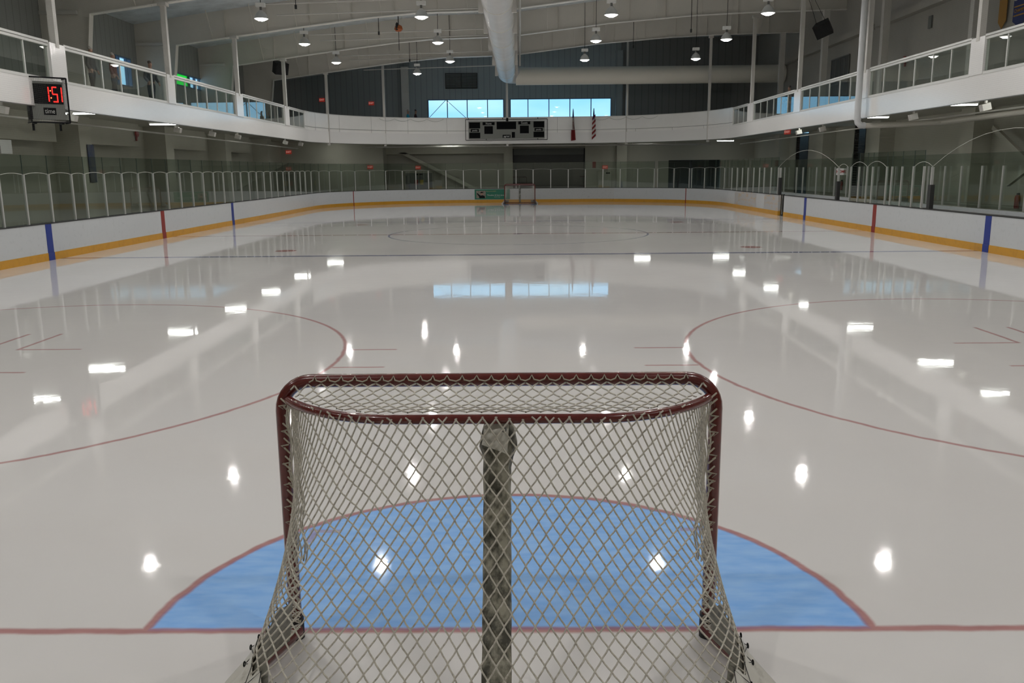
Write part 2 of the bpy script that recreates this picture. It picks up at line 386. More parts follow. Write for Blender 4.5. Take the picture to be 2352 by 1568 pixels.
def ice_material():
    m = bpy.data.materials.new('painted_ice'); m.use_nodes = True; nt = m.node_tree; E.nt = nt
    b = nt.nodes['Principled BSDF']; L = nt.links
    tcn = nt.nodes.new('ShaderNodeTexCoord'); sp = nt.nodes.new('ShaderNodeSeparateXYZ'); L.new(tcn.outputs['Object'], sp.inputs[0])
    wob = nt.nodes.new('ShaderNodeTexNoise'); wob.inputs['Scale'].default_value = 5; wob.inputs['Detail'].default_value = 3; L.new(tcn.outputs['Object'], wob.inputs['Vector'])
    wv = (E(wob.outputs['Fac'])-.5)*.03
    X = E(sp.outputs['X']); Y = E(sp.outputs['Y']); C = 26.84
    ax = X.abs()+wv; yy = (C-(Y-C).abs())+wv
    hyp = lambda a, c: (a*a+c*c).op('SQRT')
    rc = hyp(ax, yy); pos = (yy*-1).inside(0.0, .01)
    rf = hyp(ax-6.677, yy-6.221); rn = hyp(ax-6.677, yy-20.85); rcc = hyp(ax, Y-C)
    # red
    red = yy.abs().inside(.026, .016)                                   # goal lines
    red = red.mx(rc.band(1.80, .05, .014)*pos)                          # crease edge
    red = red.mx(rf.band(4.545, .05, .018)*.9)                          # face-off circles
    red = red.mx(rf.inside(.30, .02))                                   # end-zone dots
    red = red.mx(rn.inside(.30, .02))                                   # neutral dots
    dy = (yy-6.32).abs(); dx = (ax-6.677).abs()
    hm = dy.band(.5, .05, .018)*(dx-4.86).abs().inside(.31, .02)        # hash marks outside the circles
    l1 = dy.band(.65, .05, .018)*(dx-.64).abs().inside(.42, .02)        # L marks, across
    l2 = dx.band(.23, .05, .018)*(dy-1.19).abs().inside(.56, .02)       # L marks, along
    red = red.mx((hm.mx(l1).mx(l2))*.85)
    red = red.mx((Y-C).abs().inside(.13, .02)*.8)                       # centre line
    tick = ((yy-1.2).band(0, .05)*(ax-1.17).abs().inside(.1)).mx((ax-1.23).band(0, .05)*(yy-1.12).abs().inside(.1))
    # blue
    blu = yy.band(19.2, .26, .03).mx(rcc.band(4.55, .06, .02)).mx(rcc.inside(.2, .02))
    crease = rc.inside(1.79, .01)*pos
    # white paint, slightly uneven, frost over the paint
    n1 = nt.nodes.new('ShaderNodeTexNoise'); n1.inputs['Scale'].default_value = .22; n1.inputs['Detail'].default_value = 4; L.new(tcn.outputs['Object'], n1.inputs['Vector'])
    r1 = nt.nodes.new('ShaderNodeValToRGB'); r1.color_ramp.elements[0].position = .3; r1.color_ramp.elements[0].color = (.70, .675, .655, 1)
    r1.color_ramp.elements[1].position = .7; r1.color_ramp.elements[1].color = (.76, .735, .715, 1); L.new(n1.outputs['Fac'], r1.inputs['Fac'])
    n2 = nt.nodes.new('ShaderNodeTexNoise'); n2.inputs['Scale'].default_value = 9; n2.inputs['Detail'].default_value = 6
    mp2 = nt.nodes.new('ShaderNodeMapping'); mp2.inputs['Scale'].default_value = (.5, 1.6, 1); L.new(tcn.outputs['Object'], mp2.inputs['Vector']); L.new(mp2.outputs['Vector'], n2.inputs['Vector'])
    rb = nt.nodes.new('ShaderNodeValToRGB'); rb.color_ramp.elements[0].position = .3; rb.color_ramp.elements[0].color = (.24, .48, .92, 1)
    rb.color_ramp.elements[1].position = .75; rb.color_ramp.elements[1].color = (.36, .60, .96, 1); L.new(n2.outputs['Fac'], rb.inputs['Fac'])
    rr = nt.nodes.new('ShaderNodeValToRGB'); rr.color_ramp.elements[0].position = .3; rr.color_ramp.elements[0].color = (.36, .10, .10, 1)
    rr.color_ramp.elements[1].position = .75; rr.color_ramp.elements[1].color = (.46, .17, .16, 1); L.new(n2.outputs['Fac'], rr.inputs['Fac'])
    def mix(fac, a, bcol):
        x = nt.nodes.new('ShaderNodeMix'); x.data_type = 'RGBA'
        L.new(fac.x, x.inputs['Factor']); L.new(a, x.inputs['A'])
        if isinstance(bcol, tuple): x.inputs['B'].default_value = bcol
        else: L.new(bcol, x.inputs['B'])
        return x.outputs['Result']
    col = mix(crease, r1.outputs['Color'], rb.outputs['Color'])
    col = mix(blu*.8, col, (.10, .12, .28, 1))
    col = mix(tick*.45, col, rr.outputs['Color'])
    col = mix(red*.8, col, rr.outputs['Color'])
    L.new(col, b.inputs['Base Color'])
    b.inputs['IOR'].default_value = 1.31; b.inputs['Specular IOR Level'].default_value = .5
    # resurfacer streaks along the rink and fine scratches
    mp3 = nt.nodes.new('ShaderNodeMapping'); mp3.inputs['Scale'].default_value = (1.2, .05, 1); L.new(tcn.outputs['Object'], mp3.inputs['Vector'])
    n3 = nt.nodes.new('ShaderNodeTexNoise'); n3.inputs['Scale'].default_value = 2.2; n3.inputs['Detail'].default_value = 4; L.new(mp3.outputs['Vector'], n3.inputs['Vector'])
    rg = nt.nodes.new('ShaderNodeMapRange'); rg.inputs[1].default_value = .3; rg.inputs[2].default_value = .7; rg.inputs[3].default_value = .025; rg.inputs[4].default_value = .055
    L.new(n3.outputs['Fac'], rg.inputs[0]); L.new(rg.outputs[0], b.inputs['Roughness'])
    n4 = nt.nodes.new('ShaderNodeTexNoise'); n4.inputs['Scale'].default_value = 3.5; n4.inputs['Detail'].default_value = 3; L.new(tcn.outputs['Object'], n4.inputs['Vector'])
    bp = nt.nodes.new('ShaderNodeBump'); bp.inputs['Strength'].default_value = .06; bp.inputs['Distance'].default_value = .01
    L.new(n4.outputs['Fac'], bp.inputs['Height']); L.new(bp.outputs['Normal'], b.inputs['Normal'])
    return m
M['ice'] = ice_material()
ring = []
for t in BO.curved(0, BO.T): ring.append(BO(t, .02)[0])
ring += [Vector((12.27, -3.3, 0)), Vector((-12.30, -3.3, 0))]
mb = MB(); mb.prism([(p.x, p.y, 0) for p in ring], (0, 0, -.05))
struct(mb.build('floor', 'ice'), 'white ice sheet with painted hockey markings and blue goal crease')
# walkway flooring round the ice
mb = MB(); outer = [(-17.2, -9), (-17.2, 61.6), (17.6, 61.6), (17.6, -9)]
for x0, x1, y0, y1 in ((-17.2, -12.31, -9, 61.6), (12.28, 17.6, -9, 61.6), (-12.31, 12.28, 56.73, 61.6), (-12.31, 12.28, -9, -3.31)):
    mb.box(x0, x1, y0, y1, -.06, -.012)
mb.box(-12.31, -3.7, 48.2, 56.73, -.12, -.055); mb.box(3.7, 12.28, 48.2, 56.73, -.12, -.055)
struct(mb.build('floor_walkway', 'floor_grey'), 'dark rubber walkway floor around the boards')

# ------------------------------------------------------------------ building shell
XL, XR, YF, YN = -17.15, 17.4, 61.5, -8.6
PROF = [(-17.3, 7.55), (-15.3, 7.85), (-12.6, 8.20), (-10, 8.53), (-6.7, 8.92), (-4.6, 9.10), (-2, 9.16), (0, 9.25), (4.9, 9.82), (9.45, 10.17), (12.5, 10.29), (17.5, 10.38)]
def bz(x):
    for (a, za), (b, zb) in zip(PROF, PROF[1:]):
        if x <= b: return za+(zb-za)*(x-a)/(b-a)
    return PROF[-1][1]
WEB = 1.18
mb = MB()
for (a, za), (b, zb) in zip(PROF, PROF[1:]):
    mb.prism([(a, YN-.2, za+WEB), (b, YN-.2, zb+WEB), (b, YN-.2, zb+WEB+.12), (a, YN-.2, za+WEB+.12)], (0, YF-YN+.4, 0))
struct(mb.build('ceiling', 'insulation'), 'insulated sloping roof deck above the steel beams')

def wall_y(y, z0, z1f, holes, x0, x1, th):
    """wall across the hall at depth y with rectangular holes (xa, xb, za, zb)"""
    mb = MB(); xs = sorted({x0, x1, *[h[0] for h in holes], *[h[1] for h in holes]} | {p[0] for p in PROF if x0 < p[0] < x1})
    for a, b in zip(xs, xs[1:]):
        segs = [(z0, None)]
        hs = sorted([h for h in holes if h[0] <= a+1e-6 and h[1] >= b-1e-6], key=lambda h: h[2])
        z = z0
        for h in hs:
            if h[2] > z: mb.box(a, b, y, y+th, z, h[2])
            z = h[3]
        ta, tb = (z1f(a), z1f(b)) if z1f else (z1, z1)
        mb.prism([(a, y, z), (b, y, z), (b, y, tb), (a, y, ta)], (0, th, 0))
    return mb
roofz = lambda x: bz(x)+WEB+.02
WZ0, WZ1 = 5.25, 7.33
mb = wall_y(YF, 4.3, roofz, [], 7.5, XR, .2)
struct(mb.build('wall_far_right', 'wall_darkR'), 'darker ribbed end wall right of the windows above the balcony')
mb = wall_y(YF, 4.3, roofz, [(-6.66, -1.06, WZ0, WZ1), (-.62, 6.82, WZ0, WZ1)], XL, 7.5, .2)
struct(mb.build('wall_far', 'wall_dark'), 'dark ribbed metal end wall above the balcony')
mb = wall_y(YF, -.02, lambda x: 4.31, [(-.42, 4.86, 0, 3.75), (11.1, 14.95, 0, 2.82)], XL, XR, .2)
struct(mb.build('wall_far_lower', 'wall_grey'), 'painted block end wall under the balcony')
mb = MB().box(XL-.2, XR+.2, YN-.2, YN, -.02, 11.9)
struct(mb.build('wall_near', 'wall_lower'))
mb = MB()
LW = [(34.3, 35.8, 5.95, 7.2), (40.3, 44.4, 6.55, 7.2), (18.4, 21.5, 5.0, 5.32)]
ys = sorted({YN, YF, *[h[0] for h in LW], *[h[1] for h in LW]})
for a, b in zip(ys, ys[1:]):
    z = 4.3
    for h in LW:
        if h[0] <= a and h[1] >= b: mb.box(XL-.2, XL, a, b, z, h[2]); z = h[3]
    mb.box(XL-.2, XL, a, b, z, 9.0)
struct(mb.build('wall_left', 'wall_darkL'), 'ribbed metal left wall above the balcony')
struct(MB().box(XL-.2, XL, YN, YF, -.02, 4.3).build('wall_left_lower', 'wall_lower'), 'beige painted left wall under the balcony')
struct(MB().box(XR, XR+.2, YN, YF, 4.3, 11.7).build('wall_right', 'wall_right'), 'beige painted right wall above the balcony')
mb = MB(); 
for a, b in ((YN, 40.6), (41.95, 49.3), (51.5, YF)): mb.box(XR, XR+.2, a, b, -.02, 4.3)
struct(mb.build('wall_right_lower', 'wall_lower'), 'beige painted right wall under the balcony')
struct(MB().box(XR+1.6, XR+1.7, 40, 52, 0, 4.32).box(XR, XR+1.6, 40.5, 40.6, 0, 4.32).box(XR, XR+1.6, 41.95, 42.05, 0, 4.32).box(XR, XR+1.6, 49.2, 49.3, 0, 4.32).box(XR, XR+1.6, 51.5, 51.6, 0, 4.32).build('wall_right_recess', 'shutter'), 'dark openings in the lower right wall')
# pilasters of the lower left wall and its lintels
k = 0
for y in (5.0, 12.9, 20.9, 29.0, 36.9, 45.1, 53.2):
    k += 1
    struct(MB().box(XL, -16.15, y-.45, y+.45, 0, 4.32).build('trim_%d' % k, 'wall_lower'), 'wide beige pilaster on the lower left wall')
mb = MB()
for y0, y1 in ((5.45, 12.45), (13.4, 20.4), (21.35, 27.5), (29.45, 34.4), (37.4, 42.4), (45.55, 50)): mb.box(XL, -16.45, y0, y1, 3.35, 4.32)
struct(mb.build('trim_8', 'wall_lower'), 'deep lintels between the lower left pilasters')
# lower end wall: nearer lit blocks and a stepped recess
struct(MB().box(XL, -9.78, 59.6, YF, 0, 4.32).build('trim_9', 'wall_lower'), 'lit block wall section left of the stair under the end balcony')
struct(MB().box(-1.1, -.44, 60.9, YF, 0, 4.32).build('trim_10', 'wall_lower'), 'pale pillar left of the roller shutter')
struct(MB().box(4.9, 7.2, 61.2, YF, 0, 4.32).box(7.2, 7.95, 60.9, YF, 0, 4.32).build('trim_11', 'wall_lower'), 'pale wall and pillar right of the roller shutter')
struct(MB().box(-9.78, -1.1, 61.0, YF, 3.42, 4.32).build('trim_12', 'wall_lower'), 'pale lintel above the stair under the end balcony')
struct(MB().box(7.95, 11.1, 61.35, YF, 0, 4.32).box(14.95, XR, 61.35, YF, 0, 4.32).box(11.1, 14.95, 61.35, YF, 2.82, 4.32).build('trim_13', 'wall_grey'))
struct(MB().box(10.9, 15.2, 62.6, 62.7, 0, 3).box(10.9, 11.1, YF+.2, 62.7, 0, 3).box(14.95, 15.2, YF+.2, 62.7, 0, 3).box(10.9, 15.2, YF+.2, 62.7, 2.82, 3).build('wall_far_recess', 'shutter'))
for i, y in enumerate((21.5, 29.2, 37.6, 45.2, 53.4)):
    struct(MB().box(16.7, XR, y-.5, y+.5, 0, 4.32).build('trim_%d' % (14+i), 'wall_lower'), 'beige pilaster on the lower right wall')

# ------------------------------------------------------------------ mezzanine slab, fascia, soffit
def outer_pt(p, n):       # walk outwards to the building wall
    return p
mb = MB()
ts = ME.curved(0, ME.T)
inn = [ME(t, .02)[0] for t in ts]
# slab in three straight strips plus the corner fill
def slab(z0, z1):
    mb = MB()
    mb.box(XL, -12.64, YN, YF, z0, z1); mb.box(12.87, XR, YN, YF, z0, z1)
    poly = [p for p in inn if p.y > 48.3]
    pl = [p for p in poly if p.x < 0.2]; prr = [p for p in poly if p.x >= 0.2]
    for a, b in zip(poly, poly[1:]):
        if abs(a.x-b.x) < 1e-4: continue
        mb.prism([(a.x, a.y, z0), (b.x, b.y, z0), (b.x, YF, z0), (a.x, YF, z0)], (0, 0, z1-z0))
    return mb
struct(slab(4.31, 4.55).build('floor_mezzanine', 'soffit'), 'balcony slab and its beige soffit')
mb = MB(); sweep(mb, ME, 0, ME.T, rect(-.04, .03, 3.985, 4.70))
struct(mb.build('trim_20', 'fascia', smooth=True), 'glossy white fascia band below the balcony railing')
mb = MB(); sweep(mb, ME, 46.28, 80.91, rect(-.035, .03, 4.885, 5.72)); sweep(mb, ME, 46.28, 80.91, rect(-.02, .03, 4.70, 4.885)); 
struct(mb.build('trim_21', 'fascia_end', smooth=True), 'curved white upper parapet panel of the end balcony')
mb = MB(); sweep(mb, ME, 46.28, 80.91, rect(-.043, -.03, 4.872, 4.89))
for t in (48.2, 50.9, 53.6, 56.3, 59.0, 66.6, 69.3, 72.0, 74.7, 77.4): sweep(mb, ME, t, t+.012, rect(-.037, -.03, 4.0, 5.72))
struct(mb.build('trim_26', 'alu_dark'), 'thin dark panel seams on the end parapet')
mb = MB(); sweep(mb, ME, 46.28, 80.91, rect(-.06, .08, 5.72, 5.76))
struct(mb.build('trim_22', 'rail_frame', smooth=True), 'thin cap along the end parapet')
mb = MB(); sweep(mb, ME, 2, ME.T-2, rect(-.05, -.03, 3.965, 3.99))
struct(mb.build('trim_23', 'alu_dark'), 'dark drip edge under the fascia')

# ------------------------------------------------------------------ steel: frames, columns
def roof_frame(y, label):
    root = thing('roof_frame', label, 'roof beam', (0, y, 0), 0, 'sloping steel roof frames')
    mb = MB(); P = [p for p in PROF if -15.3 <= p[0] <= 17.5]
    for (a, za), (b, zb) in zip(P, P[1:]):
        mb.prism([(a, -.008, za), (b, -.008, zb), (b, -.008, zb+WEB), (a, -.008, za+WEB)], (0, .016, 0))
    # left leg with its deep tapered web, right leg stub
    mb.prism([(-15.3, -.008, 7.85), (-15.3, -.008, 9.02), (XL, -.008, 8.75), (XL, -.008, 4.55), (-15.75, -.008, 4.55)], (0, .016, 0))
    mb.build('web', 'beam_web', root)
    mb = MB()
    for (a, za), (b, zb) in zip(P, P[1:]):
        mb.prism([(a, -.13, za-.035), (b, -.13, zb-.035), (b, -.13, zb), (a, -.13, za)], (0, .26, 0))
    mb.build('bottom_flange', 'beam_flange', root)
    MB().prism([(-15.3, -.15, 7.85), (-15.75, -.15, 4.55), (-15.72, -.15, 4.55), (-15.27, -.15, 7.84)], (0, .3, 0)).build('leg_flange', 'beam_web', root)
    MB().box(16.2, 16.5, -.14, .14, 4.55, bz(16.3)-.03).build('leg', 'white_steel', root)
    x = -13.6; i = 0
    while x < 16.5:
        if abs(x+.7) > .9:
            z = bz(x)
            mb = MB(); mb.bar((x, -.12, z+.02), (x-.05, -.7, z+WEB-.04), .085, .012, up=(1, 0, 0)); mb.build('flange_brace', 'beam_web', root)
            MB().box(x+.55, x+.562, -.1, -.008, z+.02, z+WEB).build('stiffener', 'beam_web', root)
        x += 1.9
    return root
FY = (20.9, 28.6, 36.5, 44.3, 52.0)
roof_frame(4.9, 'steel roof frame overhead nearest the camera, above the near blue line side')
roof_frame(12.9, 'steel roof frame overhead, second from the near end')
for y, lb in zip(FY, ('steel roof frame over the near blue line, above the wall clock', 'foremost roof frame whose beam shows at the top, left of the big duct',
                      'cream roof frame second from front, under the round orange hoist hook', 'cream roof frame third from front, above the left black loudspeaker',
                      'rearmost cream roof frame, nearest the dark ribbed end wall')):
    roof_frame(y, lb)

def column(x, y, z0, z1, w, label, wide=None, half=False, mname='white_steel'):
    root = thing('column', label, 'column', (x, y, 0), 0, 'white balcony columns')
    MB().box(-w/2, w/2, -w/2, w/2, z0, z1).build('shaft', mname, root)
    MB().box(-w*.9, w*.9, -w*.9, w*.9, z1-.12, z1).build('cap_plate', mname, root)
    if wide is not None:       # white cladding panel in the railing line, (half depth, outward sign)
        hd, sg = wide
        MB().box(-.07, .07, -hd, hd, 4.70, 5.70).build('cladding_panel', 'fascia', root)
    return root
NL = ('nearest', 'second', 'third', 'farthest')
for (y, hd), n in zip(((20.63, .40), (28.42, .33), (36.22, .46), (44.28, .43)), ('beside the wall clock', 'second from the camera', 'third from the camera', 'fourth from the camera, beside the black loudspeaker')):
    column(-12.6, y, 5.6, bz(-12.6)-.03, .17, 'white steel column on the left balcony edge, '+n, (hd, -1))
for (y, hd), n in zip(((21.22, .37), (29.17, .39), (37.03, .46), (45.23, .58)), ('nearest the camera', 'beside the white downpipe', 'third from the camera', 'fourth from the camera')):
    column(12.85, y, 5.6, bz(12.85)-.03, .17, 'white steel column on the right balcony edge, '+n, (hd, 1))
for x, y, n in ((-11.95, 51.75, 'left curve of the end balcony'), (-8.96, 55.5, 'end balcony left of the window strip'), (-.77, 57.04, 'end balcony between the two windows, below the big duct'),
                (7.36, 56.46, 'end balcony right of the flags'), (11.99, 52.2, 'right curve of the end balcony, in front of the cross duct')):
    column(x, y, 3.85, bz(x)+(-.03 if y < 54 else .9), .15, 'slim white column at the '+n)
struct(MB().box(-8.5, -7.95, 60.95, YF, 4.55, 9.6).build('trim_24', 'white_steel'), 'pale wall column on the dark end wall')
struct(MB().box(7.1, 7.6, 61.1, YF, 4.55, 10.6).build('trim_25', 'wall_dark'))
# girts on the side walls
for i, (y0, y1) in enumerate(((20, 30), (31, 39.5), (40.3, 55.5))):
    tag(MB().box(17.05, 17.4, y0, y1, 8.72, 9.02).build('wall_girt', 'wall_right'), 'horizontal steel girt on the upper right wall, '+('nearest the camera', 'middle length', 'farthest length')[i], 'girt', 'wall girts on the right')
for y, n in ((28.6, 'first leg in view'), (36.5, 'middle leg'), (44.3, 'farthest leg')):
    tag(MB().box(-17.1, -15.75, y-.14, y-.02, 7.83, 7.95).build('web_stiffener_bar', 'white_steel'), 'thin horizontal bar across the left frame leg web, '+n, 'steel bar', 'bars across the frame legs')

# ------------------------------------------------------------------ railings (glass between the column panels)
def railing(side, ys, label):
    x = -12.62 if side < 0 else 12.85
    root = thing('balcony_railing', label, 'railing', (x, ys[0], 0), 0, 'glass balcony railings')
    y0 = 0; y1 = ys[-1]-ys[0]
    MB().box(-.045, .045, y0, y1, 5.60, 5.66).box(-.06, .06, y0, y1, 5.68, 5.74).box(-.02, .02, y0, y1, 5.66, 5.68).build('top_rail', 'rail_frame', root)
    MB().box(-.05, .05, y0, y1, 4.68, 4.76).build('bottom_rail', 'rail_frame', root)
    for a in ys: MB().box(-.022, .022, a-ys[0]-.02, a-ys[0]+.02, 4.76, 5.60).build('mullion', 'rail_frame', root)
    for a, b in zip(ys, ys[1:]):
        MB().box(-.006, .006, a-ys[0]+.028, b-ys[0]-.028, 4.76, 5.60).build('glass_pane', 'rail_glass', root)
    return root
for ys, lb in (([14.2, 15.4, 16.6, 17.85, 19.06, 20.23], 'left glass balcony railing nearest the camera, left of the wall clock'),
               ([21.03, 22.16, 23.28, 24.53, 25.75, 26.93, 28.09], 'left glass railing with three people standing behind it'),
               ([28.75, 29.95, 31.13, 32.23, 33.41, 34.61, 35.76], 'left glass railing in front of the green window'),
               ([36.68, 37.81, 38.98, 40.2, 41.44, 42.64, 43.84], 'left glass railing reflecting the end window, beyond the third column'),
               ([44.71, 45.91, 47.17, 48.28], 'short left glass railing that ends at the white parapet curve')): railing(-1, ys, lb)
for ys, lb in (([13.9, 15.2, 16.4, 17.5, 18.6, 19.79, 20.86], 'right glass balcony railing nearest the camera, under the banners'),
               ([21.59, 22.79, 23.94, 25.19, 26.35, 27.58, 28.79], 'right glass railing between the nearest column and the downpipe'),
               ([29.56, 30.69, 31.84, 33.01, 34.22, 35.45, 36.57], 'right glass railing just beyond the white downpipe'),
               ([37.49, 38.61, 39.71, 40.96, 42.12, 43.36, 44.65], 'right glass railing with one person standing behind it'),
               ([45.82, 46.87, 48.05, 49.2], 'short right glass railing that ends at the white parapet curve')): railing(1, ys, lb)

# ------------------------------------------------------------------ windows
def window(n, a, b, c, d, us, axis, glass, label):
    """axis 'y': spans x a..b at far wall; axis 'x': spans y a..b on left wall"""
    root = bpy.data.objects.new('window_%d' % n, None); COL.objects.link(root); struct(root, label); root['category'] = 'window'
    mb = MB(); w = .06
    B = (lambda u0, u1, z0, z1: mb.box(u0, u1, YF-.03, YF+.1, z0, z1)) if axis == 'y' else (lambda u0, u1, z0, z1: mb.box(XL-.1, XL+.03, u0, u1, z0, z1))
    B(a, b, c, c+w); B(a, b, d-w, d); B(a, a+w, c+w, d-w); B(b-w, b, c+w, d-w)
    for u in us: B(u-.03, u+.03, c+w, d-w)
    mb.build('window_frame', M['win_frame'], root)
    e = [a]+us+[b]
    for i in range(len(e)-1):
        mb = MB()
        if axis == 'y': mb.box(e[i]+.03, e[i+1]-.03, YF+.05, YF+.056, c+w, d-w)
        else: mb.box(XL-.066, XL-.06, e[i]+.03, e[i+1]-.03, c+w, d-w)
        mb.build('pane', glass[i % len(glass)], root)
M['win_frame'] = mat('window_frame_blue', (.05, .12, .22, 1), .4)
window(1, -6.66, -1.06, WZ0, WZ1, [-5.22, -3.76, -2.27], 'y', ['win_glass'], 'left strip of end windows showing blue sky')
window(2, -.62, 6.82, WZ0, WZ1, [.7, 2.24, 3.78, 5.33], 'y', ['win_glass'], 'right strip of end windows showing blue sky')
window(3, 34.3, 35.8, 5.95, 7.2, [34.65, 35.4], 'x', ['win_glass'], 'narrow blue window on the left wall')
window(4, 40.3, 44.4, 6.55, 7.2, [42.7, 43.5], 'x', ['green_glass', 'win_glass', 'win_glass'], 'green tinted window on the left wall')
window(5, 18.4, 21.5, 5.0, 5.32, [19.3, 20.2], 'x', ['green_glass'], 'low green window strip on the left wall')
for (x0, z0, x1, z1), n in (((-6.7, 5.9, -5.3, 7.3), 'rising from the left jamb'), ((-5.3, 7.3, -3.2, 5.4), 'falling to the right')):
    tag(MB().tube([(x0, 61.42, z0), (x1, 61.42, z1)], .02, 6).build('brace_cable', 'alu_dark'), 'thin brace cable across the left end window, '+n, 'cable', 'brace cables at the end window')
# louvre
r = thing('louvre_vent', 'dark louvred vent high on the end wall left of the duct', 'vent', (-4.15, 61.42, 8.62))
mb = MB(); mb.box(-1.18, 1.18, 0, .06, -.55, -.49).box(-1.18, 1.18, 0, .06, .49, .55).box(-1.18, -1.12, 0, .06, -.49, .49).box(1.12, 1.18, 0, .06, -.49, .49).box(-.03, .03, 0, .06, -.49, .49); mb.build('frame', 'shutter', r)
mb = MB()
for i in range(12): mb.obox((-1.12, .01, -.48+i*.08), (2.24, 0, 0), (0, .05, .05), (0, .006, -.006))
mb.build('slats', 'grey_door', r)

# ------------------------------------------------------------------ ducts
r = thing('main_air_duct', 'big pale round air duct running along the ceiling centre', 'air duct', (-.71, 0, 8.32))
mb = MB(); L_ = [(0, y, 0) for y in (-6, 10, 26, 40, 53.2)]
mb.tube([(0, -6, 0), (0, 53.7, 0), (.06, 54.1, 0), (.24, 54.42, 0), (.55, 54.58, 0)], .58, 28); mb.build('duct_body', 'duct', r, smooth=True)
for y in (24.5, 29, 33.2, 37.7, 42.4, 47.1, 51.4): MB().tube([(0, y, 0), (0, y+.05, 0)], .592, 28).build('seam_band', 'duct_beige', r, smooth=True)
for y in (24.2, 29.8, 34.7, 40.1, 46.1, 51.7):
    for sx in (-1, 1): MB().box(sx*.62-.09, sx*.62+.09, y-.06, y+.06, -.38, .55).build('hanger_bracket', 'white_steel', r)
r = thing('cross_air_duct', 'beige round air duct crossing in front of the end wall to the right', 'air duct', (0, 54.6, 8.2))
mb = MB(); mb.tube([(-.14, 0, 0), (17.3, 0, .0)], .56, 28); mb.build('duct_body', 'duct_beige', r, smooth=True)
for x in (2, 4.6, 7.2, 9.8, 12.4): MB().tube([(x, 0, .56), (x, 0, bz(x)+WEB-8.2)], .012, 6).build('hanger_rod', 'alu_dark', r)
tag(MB().tube([(.12, -5, 9.05), (.12, 51.8, 9.05), (.12, 52.2, 8.6)], .055, 8).build('conduit_pipe', 'white_steel', smooth=True), 'thin pale pipe running along the right of the big duct', 'pipe')
# sprinkler branch pipes between the beams (left half)
for y, z, n in ((24.5, 9.02, 'nearest'), (32.4, 8.95, 'second nearest'), (34.6, 8.9, 'third'), (40.2, 8.92, 'fourth'), (42.6, 8.98, 'fifth'), (48.2, 8.92, 'sixth'), (50.5, 8.96, 'seventh'), (55.3, 8.92, 'farthest')):
    tag(MB().tube([(-10.2, y, z-.15), (-1.3, y, z+.05)], .028, 6).build('sprinkler_pipe', 'white_steel'), 'thin white sprinkler pipe across the left half of the ceiling, '+n, 'pipe', 'sprinkler pipes under the roof')

# ------------------------------------------------------------------ high bay lamps
def high_bay():
    r = thing('high_bay_lamp', 'x', 'lamp', (0, 0, 0), 0, 'high bay lamps under the roof')
    MB().lathe([(.012, .30), (.07, .30), (.085, .265), (.15, .22), (.215, .12), (.25, .02), (.268, 0), (.27, -.012), (.258, -.012), (.24, .02), (.2, .12), (.13, .21), (.05, .25)], n=24).build('reflector_shade', 'shade', r, smooth=True)
    MB().lathe([(.122, -.070), (.19, -.045), (.235, -.015), (.25, .0), (.25, .006), (.122, .006)], n=24).build('lens_rim', 'lens_rim', r, smooth=True)
    MB().lathe([(.0, -.085), (.08, -.08), (.122, -.070), (.122, 0), (0, .0)], n=20).build('lens', 'lens', r, smooth=True)
    MB().lathe([(0, .30), (.045, .30), (.045, .42), (0, .42)], n=10).build('stem', 'alu_dark', r, smooth=True)
    MB().box(-.17, .17, -.1, .1, .42, .56).build('ballast_box', 'ballast', r)
    MB().tube([(0, 0, .56), (.01, 0, 1.0), (0, 0, bz(-9.72)+WEB-7.95)], .012, 6).build('hanging_cord', 'black', r)
    return r
hb = None; LZ = 7.95
rows = ((-9.72, 'far left row'), (-3.62, 'row just left of the duct'), (3.58, 'row just right of the duct'), (9.5, 'far right row'))
pl = {37.25: 'middle of three in view', 30.55: 'front of three in view', 44.2: 'rear of three in view', 23.8: 'above the near blue line',
      17.1: 'above the near circles', 10.3: 'above the near slot', 3.5: 'above the near goal', -3.2: 'behind the near goal'}
cords = {}
for x, rn in rows:
    for y in (-3.2, 3.5, 10.3, 17.1, 23.8, 30.55, 37.25, 44.2):
        lb = 'high bay lamp in the %s, %s' % (rn, pl[y])
        if hb is None: hb = high_bay(); hb.location = (x, y, LZ); hb['label'] = lb
        else:
            d = dup(hb, (x, y, LZ), lb)
            if x > -9:
                if x not in cords:
                    q = MB().tube([(0, 0, .56), (.01, 0, 1.0), (0, 0, bz(x)+WEB-LZ)], .012, 6).build('hanging_cord', 'black'); cords[x] = q.data; bpy.data.objects.remove(q)
                for c in d.children:
                    if c.name.startswith('hanging_cord'): c.data = cords[x]
d = dup(hb, (-6.1, 50.4, LZ+.05), 'smallest round high bay lamp, left of the duct near the end wall')
for c in d.children:
    if c.name.startswith('hanging_cord'): c.data = cords[-3.62]

# fluorescent fixtures under the balcony
def fluor():
    r = thing('strip_light', 'x', 'light fixture', (0, 0, 0), 0, 'strip lights under the balcony')
    MB().box(-.6, .6, -.09, .09, .03, .095).box(-.4, -.36, -.02, .02, .09, .265).box(.36, .4, -.02, .02, .09, .265).build('housing', 'ballast', r)
    MB().prism([(-.57, -.085, .03), (-.57, -.06, -.012), (-.57, .06, -.012), (-.57, .085, .03)], (1.14, 0, 0)).build('diffuser', 'tube', r)
    return r
fl = None
for sx, nm in ((-1, 'left'), (1, 'right')):
    for i, y in enumerate((9.5, 16.4, 20.3, 23.6, 30.1, 36.9, 42.9, 49.9)):
        lb = 'lit strip light under the %s balcony, %s from the camera' % (nm, ORD[i])
        p = (sx*13.55, y, 4.05 if i in (3, 4) else 4.212)
        if fl is None: fl = fluor(); fl.location = p; fl['label'] = lb
        else: dup(fl, p, lb)
dup(fl, (14.6, 58.6, 4.08), 'lit strip light under the right end of the far balcony')
